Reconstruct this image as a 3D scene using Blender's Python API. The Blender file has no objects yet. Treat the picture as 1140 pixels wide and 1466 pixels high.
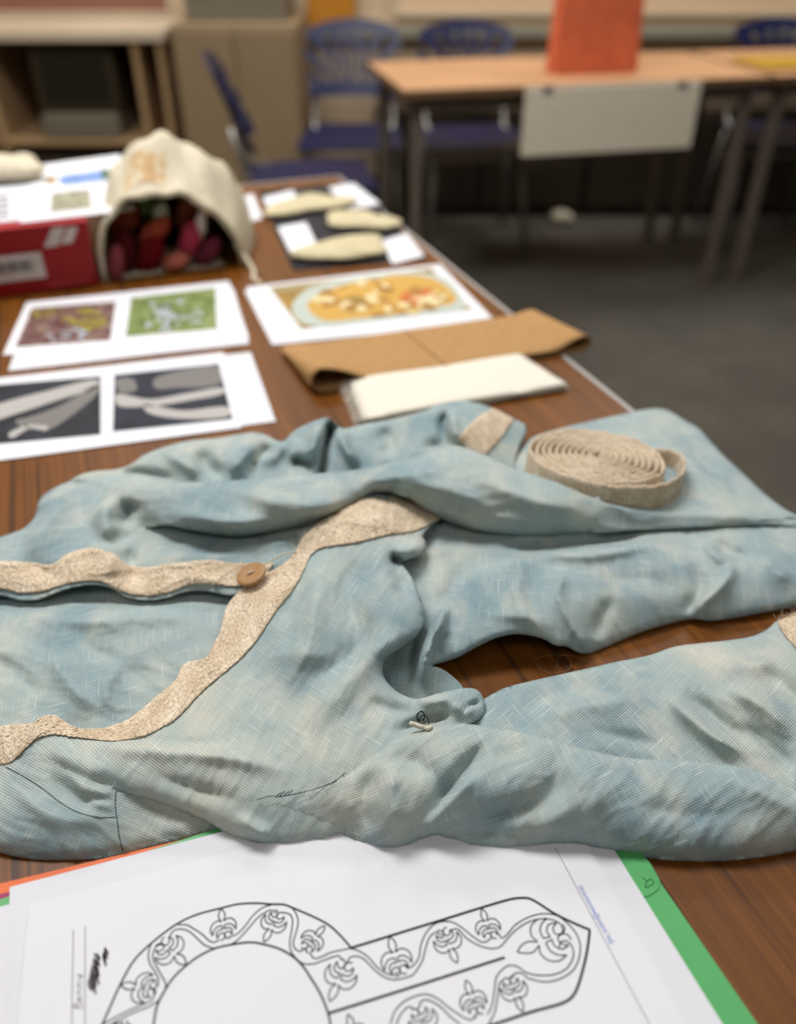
import bpy, bmesh, math, random
import numpy as np
from mathutils import Vector, Matrix
from mathutils.geometry import delaunay_2d_cdt

random.seed(7)
RNG = np.random.default_rng(11)
S = bpy.context.scene
COL = S.collection
R = math.radians

# ------------------------------------------------------------------ camera, world, lights, exposure
TT = 0.72                      # table top height
CH = 0.448                     # camera above the table top
FPX = 1200.0
PITCH = math.atan2(733 + 130, FPX)
SP, CP = math.sin(PITCH), math.cos(PITCH)

cd = bpy.data.cameras.new('camera')
cam = bpy.data.objects.new('camera', cd)
COL.objects.link(cam)
cam.location = (0, 0, TT + CH)
cam.rotation_euler = (math.pi / 2 - PITCH, 0, 0)
cd.sensor_fit = 'HORIZONTAL'
cd.sensor_width = 36.0
cd.lens = FPX / 1140 * 36.0
cd.clip_start = 0.02
cd.dof.use_dof = True
cd.dof.focus_distance = 0.54
cd.dof.aperture_fstop = 3.8
S.camera = cam

world = bpy.data.worlds.new('world')
S.world = world
world.use_nodes = True
world.node_tree.nodes['Background'].inputs[0].default_value = (1.0, 0.93, 0.84, 1)
world.node_tree.nodes['Background'].inputs[1].default_value = 0.08

S.view_settings.view_transform = 'Standard'
S.view_settings.look = 'None'
S.view_settings.exposure = -0.08
S.view_settings.gamma = 1.0
S.view_settings.use_curve_mapping = False

CEIL = 3.0
def area(name, loc, size, power, color=(0.98, 0.98, 1.0)):
    d = bpy.data.lights.new(name, 'AREA')
    d.shape = 'RECTANGLE'
    d.size, d.size_y = size
    d.energy = power
    d.color = color
    o = bpy.data.objects.new(name, d)
    COL.objects.link(o)
    o.location = loc
    return o
# ceiling luminaires: two rows down the room
LAMPS = [(-0.7, 1.4, 62), (1.05, 1.25, 12), (-0.9, 3.45, 32), (1.3, 3.45, 34), (-1.0, -0.9, 10), (1.35, -0.9, 10)]
for i, (lx, ly, pw) in enumerate(LAMPS):
    area('ceiling_lamp_light', (lx, ly, CEIL - 0.07), (1.2, 0.6), pw)

# ------------------------------------------------------------------ coordinate helpers
def at(u, v, z=0.0):
    """photo pixel and height above the table top -> point in the room"""
    x = (u - 570) / FPX
    y = (v - 733) / FPX
    t = (CH - z) / (SP + y * CP)
    return Vector((x * t, (CP - y * SP) * t, TT + z))

def at_np(u, v, z):
    x = (u - 570) / FPX
    y = (v - 733) / FPX
    t = (CH - z) / (SP + y * CP)
    return np.stack([x * t, (CP - y * SP) * t, TT + z], -1)

def at_y(u, v, Y):
    """photo pixel at a given distance into the room"""
    x = (u - 570) / FPX
    y = (v - 733) / FPX
    t = Y / (CP - y * SP)
    return Vector((x * t, Y, TT + CH - t * (SP + y * CP)))

TA = R(-20.9)
LONG = Vector((math.sin(TA), math.cos(TA), 0))
ACR = Vector((math.cos(TA), -math.sin(TA), 0))
TROT = -TA                                  # z rotation of things squared up to the table
def tab(a, l, z=0.0):
    """table coordinates: across, along, height above the top"""
    p = ACR * a + LONG * l
    return Vector((p.x, p.y, TT + z))

# ------------------------------------------------------------------ object helpers
def mesh_obj(name, verts, faces, mat=None, parent=None, smooth=False, uvs=None):
    me = bpy.data.meshes.new(name)
    me.from_pydata([tuple(v) for v in verts], [], [tuple(f) for f in faces])
    if uvs is not None:
        lay = me.uv_layers.new(name='UVMap')
        li = np.empty(len(me.loops), dtype=np.int32)
        me.loops.foreach_get('vertex_index', li)
        lay.data.foreach_set('uv', np.asarray(uvs, dtype=np.float32)[li].ravel())
    if smooth:
        me.polygons.foreach_set('use_smooth', [True] * len(me.polygons))
    o = bpy.data.objects.new(name, me)
    COL.objects.link(o)
    if mat is not None:
        me.materials.append(mat)
    if parent is not None:
        o.parent = parent
        o.matrix_parent_inverse = parent.matrix_world.inverted()
    return o

def bm_obj(name, bm, mat=None, parent=None, smooth=False):
    me = bpy.data.meshes.new(name)
    bm.normal_update()
    bm.to_mesh(me)
    bm.free()
    if smooth:
        me.polygons.foreach_set('use_smooth', [True] * len(me.polygons))
    o = bpy.data.objects.new(name, me)
    COL.objects.link(o)
    if mat is not None:
        me.materials.append(mat)
    if parent is not None:
        o.parent = parent
        o.matrix_parent_inverse = parent.matrix_world.inverted()
    return o

def empty(name, loc=(0, 0, 0), rz=0.0):
    o = bpy.data.objects.new(name, None)
    COL.objects.link(o)
    o.location = loc
    o.rotation_euler = (0, 0, rz)
    o.empty_display_size = 0.05
    o.matrix_world = Matrix.Translation(Vector(loc)) @ Matrix.Rotation(rz, 4, 'Z')
    return o

def tag(o, label=None, cat=None, group=None, kind=None):
    if label: o['label'] = label
    if cat: o['category'] = cat
    if group: o['group'] = group
    if kind: o['kind'] = kind
    return o

def box_bm(bm, x0, x1, y0, y1, z0, z1, bev=0.0, M=None):
    r = bmesh.ops.create_cube(bm, size=1.0)
    vs = r['verts']
    for v in vs:
        v.co = Vector(((x0 + x1) / 2 + v.co.x * (x1 - x0), (y0 + y1) / 2 + v.co.y * (y1 - y0), (z0 + z1) / 2 + v.co.z * (z1 - z0)))
    if bev > 0:
        es = list({e for v in vs for e in v.link_edges})
        rr = bmesh.ops.bevel(bm, geom=es, offset=bev, segments=2, affect='EDGES', profile=0.6)
        vs = list({v for v in rr['verts']} | {v for v in vs if v.is_valid})
    if M is not None:
        for v in vs:
            v.co = M @ v.co
    return vs

def box(name, x0, x1, y0, y1, z0, z1, mat, parent=None, bev=0.002, M=None):
    bm = bmesh.new()
    box_bm(bm, x0, x1, y0, y1, z0, z1, bev, M)
    return bm_obj(name, bm, mat, parent)

def local(parent, o):
    """put a mesh built in the parent's own frame under it"""
    o.parent = parent
    o.matrix_parent_inverse = Matrix.Identity(4)
    return o

def tube_data(pts, rad, sides=6, closed_ends=True):
    pts = [Vector(p) for p in pts]
    n = len(pts)
    rads = rad if isinstance(rad, (list, tuple)) else [rad] * n
    verts, faces = [], []
    up = Vector((0, 0, 1))
    prev = None
    for i in range(n):
        t = (pts[min(i + 1, n - 1)] - pts[max(i - 1, 0)])
        if t.length < 1e-9: t = Vector((1, 0, 0))
        t.normalize()
        if prev is None:
            a = t.cross(up)
            if a.length < 1e-3: a = t.cross(Vector((1, 0, 0)))
        else:
            a = prev - t * prev.dot(t)
            if a.length < 1e-6: a = t.cross(up)
        a.normalize()
        prev = a
        b = t.cross(a)
        for k in range(sides):
            an = 2 * math.pi * k / sides
            verts.append(pts[i] + (a * math.cos(an) + b * math.sin(an)) * rads[i])
    for i in range(n - 1):
        for k in range(sides):
            k2 = (k + 1) % sides
            faces.append((i * sides + k, i * sides + k2, (i + 1) * sides + k2, (i + 1) * sides + k))
    if closed_ends:
        faces.append(tuple(range(sides))[::-1])
        faces.append(tuple((n - 1) * sides + k for k in range(sides)))
    return verts, faces

def tube(name, pts, rad, mat, parent=None, sides=6):
    v, f = tube_data(pts, rad, sides)
    return mesh_obj(name, v, f, mat, parent, smooth=True)

def smooth_line(pts, step=3.0, closed=False):
    """Catmull-Rom through 2-D or 3-D points, resampled at about `step`"""
    P = np.array(pts, dtype=float)
    n = len(P)
    if n < 3 and not closed:
        d = np.linalg.norm(P[1] - P[0])
        k = max(2, int(d / step) + 1)
        t = np.linspace(0, 1, k)[:, None]
        return P[0] * (1 - t) + P[1] * t
    out = []
    segs = n if closed else n - 1
    for i in range(segs):
        p1, p2 = P[i], P[(i + 1) % n]
        p0 = P[(i - 1) % n] if (closed or i > 0) else 2 * p1 - p2
        p3 = P[(i + 2) % n] if (closed or i + 2 < n) else 2 * p2 - p1
        # centripetal parametrisation
        d01 = max(np.linalg.norm(p1 - p0), 1e-6) ** 0.5
        d12 = max(np.linalg.norm(p2 - p1), 1e-6) ** 0.5
        d23 = max(np.linalg.norm(p3 - p2), 1e-6) ** 0.5
        k = max(2, int(np.linalg.norm(p2 - p1) / step + 0.5))
        t0, t1 = 0.0, d01
        t2 = t1 + d12
        t3 = t2 + d23
        for j in range(k):
            t = t1 + (t2 - t1) * j / k
            A1 = (t1 - t) / (t1 - t0) * p0 + (t - t0) / (t1 - t0) * p1
            A2 = (t2 - t) / (t2 - t1) * p1 + (t - t1) / (t2 - t1) * p2
            A3 = (t3 - t) / (t3 - t2) * p2 + (t - t2) / (t3 - t2) * p3
            B1 = (t2 - t) / (t2 - t0) * A1 + (t - t0) / (t2 - t0) * A2
            B2 = (t3 - t) / (t3 - t1) * A2 + (t - t1) / (t3 - t1) * A3
            out.append((t2 - t) / (t2 - t1) * B1 + (t - t1) / (t2 - t1) * B2)
    if not closed:
        out.append(P[-1])
    return np.array(out)

# ------------------------------------------------------------------ materials
MATS = {}
class NT:
    def __init__(s, name, rough=0.6, spec=0.3):
        m = bpy.data.materials.new(name)
        m.use_nodes = True
        s.m = m
        s.t = m.node_tree
        s.b = s.t.nodes['Principled BSDF']
        s.b.inputs['Roughness'].default_value = rough
        s.b.inputs['Specular IOR Level'].default_value = spec
    def n(s, typ, **kw):
        nd = s.t.nodes.new(typ)
        for k, v in kw.items():
            if k.startswith('i_'):
                key = k[2:]
                key = int(key) if key.isdigit() else key.replace('_', ' ')
                nd.inputs[key].default_value = v
            else:
                setattr(nd, k, v)
        return nd
    def l(s, a, b): s.t.links.new(a, b)
    def ramp(s, fac, stops, interp='LINEAR'):
        r = s.n('ShaderNodeValToRGB')
        r.color_ramp.interpolation = interp
        el = r.color_ramp.elements
        while len(el) < len(stops): el.new(0.5)
        for e, (p, c) in zip(el, stops):
            e.position = p
            e.color = (c[0], c[1], c[2], 1) if len(c) == 3 else c
        s.l(fac, r.inputs[0])
        return r.outputs[0]
    def mix(s, fac, a, b, typ='MIX'):
        x = s.n('ShaderNodeMix', data_type='RGBA', blend_type=typ)
        for sock, val in ((x.inputs[0], fac), (x.inputs[6], a), (x.inputs[7], b)):
            if hasattr(val, 'is_linked') or hasattr(val, 'links'):
                s.l(val, sock)
            elif isinstance(val, (int, float)):
                sock.default_value = val
            else:
                sock.default_value = (val[0], val[1], val[2], 1)
        return x.outputs[2]
    def math(s, op, a, b=None, c=None):
        x = s.n('ShaderNodeMath', operation=op)
        for i, val in enumerate((a, b, c)):
            if val is None: continue
            if isinstance(val, (int, float)): x.inputs[i].default_value = val
            else: s.l(val, x.inputs[i])
        return x.outputs[0]
    def noise(s, vec, scale, detail=3, rough=0.55, dist=0.0):
        x = s.n('ShaderNodeTexNoise')
        x.inputs['Scale'].default_value = scale
        x.inputs['Detail'].default_value = detail
        x.inputs['Roughness'].default_value = rough
        x.inputs['Distortion'].default_value = dist
        if vec is not None: s.l(vec, x.inputs['Vector'])
        return x.outputs['Fac']
    def mapping(s, vec, scale=(1, 1, 1), rot=(0, 0, 0), loc=(0, 0, 0)):
        x = s.n('ShaderNodeMapping')
        x.inputs['Scale'].default_value = scale
        x.inputs['Rotation'].default_value = rot
        x.inputs['Location'].default_value = loc
        s.l(vec, x.inputs['Vector'])
        return x.outputs[0]
    def coord(s, which='Object'):
        return s.n('ShaderNodeTexCoord').outputs[which]
    def bump(s, h, strength=0.3, dist=0.001):
        x = s.n('ShaderNodeBump')
        x.inputs['Strength'].default_value = strength
        x.inputs['Distance'].default_value = dist
        s.l(h, x.inputs['Height'])
        s.l(x.outputs[0], s.b.inputs['Normal'])
    def color(s, c):
        if hasattr(c, 'links'): s.l(c, s.b.inputs['Base Color'])
        else: s.b.inputs['Base Color'].default_value = (c[0], c[1], c[2], 1)

def lin(r, g, b):
    f = lambda x: (x / 255 / 12.92) if x <= 10 else ((x / 255 + 0.055) / 1.055) ** 2.4
    return (f(r), f(g), f(b))

def plain(name, c, rough=0.6, spec=0.3, var=0.06, scale=40, metal=0.0):
    if name in MATS: return MATS[name]
    k = NT(name, rough, spec)
    nz = k.noise(k.coord(), scale, 3)
    d = [max(0, x * (1 - var * 2)) for x in c]
    e = [min(1, x * (1 + var * 2)) for x in c]
    k.color(k.ramp(nz, [(0.3, d), (0.7, e)]))
    k.b.inputs['Metallic'].default_value = metal
    MATS[name] = k.m
    return k.m

def make_linen(name='faded_blue_linen'):
    k = NT(name, 0.9, 0.12)
    uv = k.coord('UV')
    # uneven dye
    oc = k.coord('Object')
    n1 = k.noise(oc, 11.0, 3, 0.5, 0.35)
    n2 = k.noise(k.mapping(oc, (1.5, .8, 1), (0, 0, .4), (3.1, 1.7, 0)), 20.0, 3, 0.55, 0.2)
    n3 = k.noise(k.mapping(oc, (1, 1, 1), (0, 0, 0), (9.3, 5.2, 0)), 36.0, 2, 0.5)
    base = k.ramp(n1, [(0.30, lin(137, 159, 162)), (0.44, lin(166, 183, 180)), (0.56, lin(182, 193, 185)), (0.70, lin(207, 206, 189))])
    pale = k.ramp(n2, [(0.50, (0, 0, 0)), (0.68, (1, 1, 1))])
    c1 = k.mix(k.math('MULTIPLY', pale, 0.46), base, lin(224, 217, 196))
    blue = k.ramp(n3, [(0.56, (0, 0, 0)), (0.72, (1, 1, 1))])
    c2 = k.mix(k.math('MULTIPLY', blue, 0.42), c1, lin(128, 155, 168))
    # plain weave: threads about a millimetre apart, with thick and thin slubs
    wob = k.noise(uv, 60.0, 2)
    wobv = k.n('ShaderNodeVectorMath', operation='SCALE')
    cb = k.n('ShaderNodeCombineXYZ')
    k.l(wob, cb.inputs[0]); k.l(wob, cb.inputs[1])
    k.l(cb.outputs[0], wobv.inputs[0]); wobv.inputs['Scale'].default_value = 0.0004
    uvw = k.n('ShaderNodeVectorMath', operation='ADD')
    k.l(uv, uvw.inputs[0]); k.l(wobv.outputs[0], uvw.inputs[1])
    uvd = uvw.outputs[0]
    def wave(direction, scale):
        w = k.n('ShaderNodeTexWave', wave_type='BANDS', bands_direction=direction)
        w.inputs['Scale'].default_value = scale
        k.l(uvd, w.inputs['Vector'])
        return w.outputs['Fac']
    wx = wave('X', 270.0)
    wy = wave('Y', 250.0)
    slx = k.noise(k.mapping(uvd, (900, 28, 1)), 1.0, 2, 0.6)
    sly = k.noise(k.mapping(uvd, (30, 850, 1), (0, 0, 0), (4, 7, 0)), 1.0, 2, 0.6)
    weave = k.math('ADD', k.math('MULTIPLY', wx, slx), k.math('MULTIPLY', wy, sly))
    c3 = k.mix(k.ramp(weave, [(0.25, (0.5, 0.5, 0.5)), (0.75, (0, 0, 0))]), c2, lin(100, 128, 138))
    # pale slub threads
    sx = k.noise(k.mapping(uvd, (1300, 40, 1), (0, 0, 0), (2, 2, 0)), 1.0, 1, 0.5)
    sy = k.noise(k.mapping(uvd, (42, 1250, 1), (0, 0, 0), (8, 1, 0)), 1.0, 1, 0.5)
    slub = k.math('MAXIMUM', sx, sy)
    c4 = k.mix(k.math('MULTIPLY', k.ramp(slub, [(0.62, (0, 0, 0)), (0.76, (1, 1, 1))]), 0.36), c3, lin(240, 242, 230))
    k.color(c4)
    hgt = k.math('ADD', k.math('MULTIPLY', weave, 0.8), k.math('MULTIPLY', slub, 0.5))
    k.bump(hgt, 0.7, 0.0007)
    k.b.inputs['Sheen Weight'].default_value = 0.12
    k.b.inputs['Sheen Roughness'].default_value = 0.6
    MATS[name] = k.m
    return k.m

def make_wool(name='undyed_woven_wool', tint=1.0):
    k = NT(name, 0.95, 0.1)
    uv = k.coord('UV')
    n1 = k.noise(uv, 45.0, 3, 0.6)
    n2 = k.noise(uv, 420.0, 2, 0.6)
    c = k.ramp(n1, [(0.3, lin(205 * tint, 184 * tint, 154 * tint)), (0.55, lin(228 * tint, 211 * tint, 184 * tint)), (0.75, lin(244 * tint, 231 * tint, 208 * tint))])
    c = k.mix(k.ramp(n2, [(0.35, (0.6, 0.6, 0.6)), (0.62, (0, 0, 0))]), c, lin(158 * tint, 132 * tint, 100 * tint))
    k.color(c)
    k.bump(k.noise(uv, 900.0, 2), 0.5, 0.0006)
    k.b.inputs['Sheen Weight'].default_value = 0.15
    MATS[name] = k.m
    return k.m

def make_wood():
    k = NT('teak_laminate', 0.40, 0.22)
    co = k.coord('Object')       # object x = across, y = along the grain
    g1 = k.noise(k.mapping(co, (70, 1.3, 1)), 1.0, 4, 0.6, 0.6)
    g2 = k.noise(k.mapping(co, (260, 5.0, 1)), 1.0, 3, 0.6)
    g3 = k.noise(k.mapping(co, (9, .8, 1)), 1.0, 3, 0.5)
    c = k.ramp(g1, [(0.28, lin(88, 48, 8)), (0.45, lin(114, 66, 12)), (0.6, lin(126, 75, 16)), (0.8, lin(100, 57, 10))])
    c = k.mix(k.ramp(g3, [(0.35, (0, 0, 0)), (0.7, (.5, .5, .5))]), c, lin(100, 58, 16))
    dark = k.ramp(k.noise(k.mapping(co, (95, 1.6, 1), (0, 0, 0), (5, 3, 0)), 1.0, 3, 0.55, 0.4), [(0.57, (0, 0, 0)), (0.64, (1, 1, 1))])
    c = k.mix(k.math('MULTIPLY', dark, 0.8), c, lin(40, 22, 8))
    c = k.mix(k.ramp(g2, [(0.40, (0.55, .55, .55)), (0.6, (0, 0, 0))]), c, lin(84, 48, 12))
    k.color(c)
    k.bump(g2, 0.12, 0.0004)
    MATS['wood'] = k.m
    return k.m

def make_carpet():
    k = NT('grey_brown_carpet', 0.95, 0.05)
    co = k.coord('Object')
    n1 = k.noise(co, 3.0, 4, 0.6)
    n2 = k.noise(co, 260.0, 2, 0.6)
    c = k.ramp(n1, [(0.3, lin(84, 80, 72)), (0.7, lin(104, 99, 88))])
    c = k.mix(k.ramp(n2, [(0.35, (.6, .6, .6)), (0.65, (0, 0, 0))]), c, lin(60, 57, 51))
    k.color(c)
    k.bump(n2, 0.5, 0.003)
    MATS['carpet'] = k.m
    return k.m

LINEN = make_linen()
WOOL = make_wool()
WOOD = make_wood()
CARPET = make_carpet()
def make_paper(name, c, var=0.015):
    k = NT(name, 0.75, 0.2)
    n1 = k.noise(k.coord(), 18, 3)
    n2 = k.noise(k.coord(), 900, 2)
    cc = k.ramp(n1, [(0.3, [x * (1 - var) for x in c]), (0.7, [min(1, x * (1 + var)) for x in c])])
    k.color(cc)
    k.bump(n2, 0.06, 0.0002)
    MATS[name] = k.m
    return k.m
PAPER = make_paper('white_paper', lin(224, 224, 226))
PAPER2 = make_paper('grey_white_paper', lin(219, 219, 222))
INK = plain('black_ink', lin(28, 25, 30), 0.6, 0.2, 0.02)
PENCIL = plain('grey_pencil', lin(130, 128, 130), 0.6, 0.2)
CRAYON = plain('dark_crayon', lin(66, 58, 56), 0.8, 0.1)
BLUEINK = plain('blue_ink', lin(120, 142, 200), 0.6, 0.2)
GREEN = plain('green_card', lin(78, 164, 92), 0.45, 0.4, 0.03, 60)
ORANGE = plain('orange_card', lin(222, 104, 40), 0.5, 0.35, 0.03, 60)
MAGENTA = plain('magenta_card', lin(150, 24, 84), 0.5, 0.35, 0.03)
METAL = plain('grey_painted_steel', lin(140, 138, 134), 0.4, 0.5, 0.03, metal=0.3)
EDGE = plain('grey_table_edging', lin(168, 164, 158), 0.4, 0.5, 0.03)
THREAD = plain('dark_thread', lin(40, 44, 48), 0.8, 0.1)
PALETHREAD = plain('pale_thread', lin(205, 198, 180), 0.8, 0.1)

# ------------------------------------------------------------------ the room
WALL = plain('cream_wall_paint', lin(214, 190, 156), 0.8, 0.2, 0.03, 2)
CEILM = plain('white_ceiling', lin(228, 224, 214), 0.9, 0.1, 0.02, 2)
RX0, RX1, RY0, RY1 = -3.4, 3.6, -2.6, 4.35
tag(box('floor', RX0, RX1, RY0, RY1, -0.1, 0.0, CARPET, bev=0), 'dark grey brown carpet floor of the classroom', kind='structure')
tag(box('ceiling', RX0, RX1, RY0, RY1, CEIL, CEIL + 0.1, CEILM, bev=0), 'white classroom ceiling', kind='structure')
tag(box('wall_back', RX0, RX1, RY1, RY1 + 0.1, 0, CEIL, WALL, bev=0), 'cream painted wall at the back of the room', kind='structure')
tag(box('wall_left', RX0 - 0.1, RX0, RY0, RY1, 0, CEIL, WALL, bev=0), 'cream painted side wall', kind='structure')
tag(box('baseboard_back', RX0, RX1, RY1 - 0.015, RY1, 0.0, 0.09, plain('dark_skirting', lin(60, 52, 44), 0.5), bev=0.003), 'dark skirting along the back wall', kind='structure')

# ------------------------------------------------------------------ the table in front
def table_thing(name, label, cat, x0, x1, y0, y1, loc, rz, top_mat, edge_mat, leg_mat, thick=0.022, leg_in=0.05, leg_r=0.016):
    t = empty(name, loc, rz)
    h = TT
    o = local(t, box('table_top', x0, x1, y0, y1, h - thick, h, top_mat, bev=0.0015))
    w = 0.006
    for (a, b, c, d) in ((x1, x1 + w, y0 - w, y1 + w), (x0 - w, x0, y0 - w, y1 + w), (x0, x1, y0 - w, y0), (x0, x1, y1, y1 + w)):
        local(t, box('edge_strip', a, b, c, d, h - thick - 0.001, h + 0.0005, edge_mat, bev=0.0015))
    for sx in (x0 + leg_in, x1 - leg_in):
        for sy in (y0 + leg_in, y1 - leg_in):
            local(t, box('leg', sx - leg_r, sx + leg_r, sy - leg_r, sy + leg_r, 0.0, h - thick, leg_mat, bev=0.003))
    for sy in (y0 + leg_in, y1 - leg_in):
        local(t, box('frame_rail', x0 + leg_in + leg_r, x1 - leg_in - leg_r, sy - 0.012, sy + 0.012, h - thick - 0.045, h - thick, leg_mat, bev=0.002))
    for sx in (x0 + leg_in, x1 - leg_in):
        local(t, box('frame_rail', sx - 0.012, sx + 0.012, y0 + leg_in + leg_r, y1 - leg_in - leg_r, h - thick - 0.045, h - thick, leg_mat, bev=0.002))
    tag(t, label, cat)
    return t
main_table = table_thing('work_table', 'brown wood-grain table carrying the blue garment and papers', 'table',
                         -0.40, 0.528, -0.10, 1.735, (0, 0, 0), TROT, WOOD, EDGE, METAL)

# ------------------------------------------------------------------ the garment
def hash2(ix, iy, seed):
    h = np.sin(ix * 127.1 + iy * 311.7 + seed * 74.7) * 43758.5453
    return (h - np.floor(h)) * 2 * np.pi
def perlin(x, y, seed=0):
    x0, y0 = np.floor(x), np.floor(y)
    fx, fy = x - x0, y - y0
    w = lambda t: t * t * t * (t * (t * 6 - 15) + 10)
    def g(ix, iy, dx, dy):
        a = hash2(ix, iy, seed)
        return np.cos(a) * dx + np.sin(a) * dy
    n00 = g(x0, y0, fx, fy); n10 = g(x0 + 1, y0, fx - 1, fy)
    n01 = g(x0, y0 + 1, fx, fy - 1); n11 = g(x0 + 1, y0 + 1, fx - 1, fy - 1)
    a = n00 + (n10 - n00) * w(fx)
    b = n01 + (n11 - n01) * w(fx)
    return a + (b - a) * w(fy)

def line_dist(P, pts):
    """distance of points to a polyline, arc parameter 0..1 of the nearest spot, signed side"""
    A = pts[:-1]; B = pts[1:]
    L = np.linalg.norm(B - A, axis=1)
    cum = np.concatenate([[0], np.cumsum(L)])
    best = np.full(len(P), 1e9); arc = np.zeros(len(P)); side = np.ones(len(P))
    for a, b, l, c in zip(A, B, L, cum):
        d = b - a
        t = np.clip(((P - a) @ d) / max(l * l, 1e-9), 0, 1)
        q = P - (a + t[:, None] * d)
        e = np.hypot(q[:, 0], q[:, 1])
        m = e < best
        best[m] = e[m]
        arc[m] = (c + t[m] * l) / max(cum[-1], 1e-9)
        side[m] = np.sign(d[0] * q[m, 1] - d[1] * q[m, 0])
    return best, arc, side

def inside(P, poly):
    x, y = P[:, 0], P[:, 1]
    res = np.zeros(len(P), bool)
    n = len(poly)
    for i in range(n):
        x1, y1 = poly[i]; x2, y2 = poly[(i + 1) % n]
        if y1 == y2: continue
        c = ((y1 > y) != (y2 > y)) & (x < (x2 - x1) * (y - y1) / (y2 - y1) + x1)
        res ^= c
    return res

def sstep(a, b, x):
    t = np.clip((x - a) / (b - a), 0, 1)
    return t * t * (3 - 2 * t)

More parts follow.
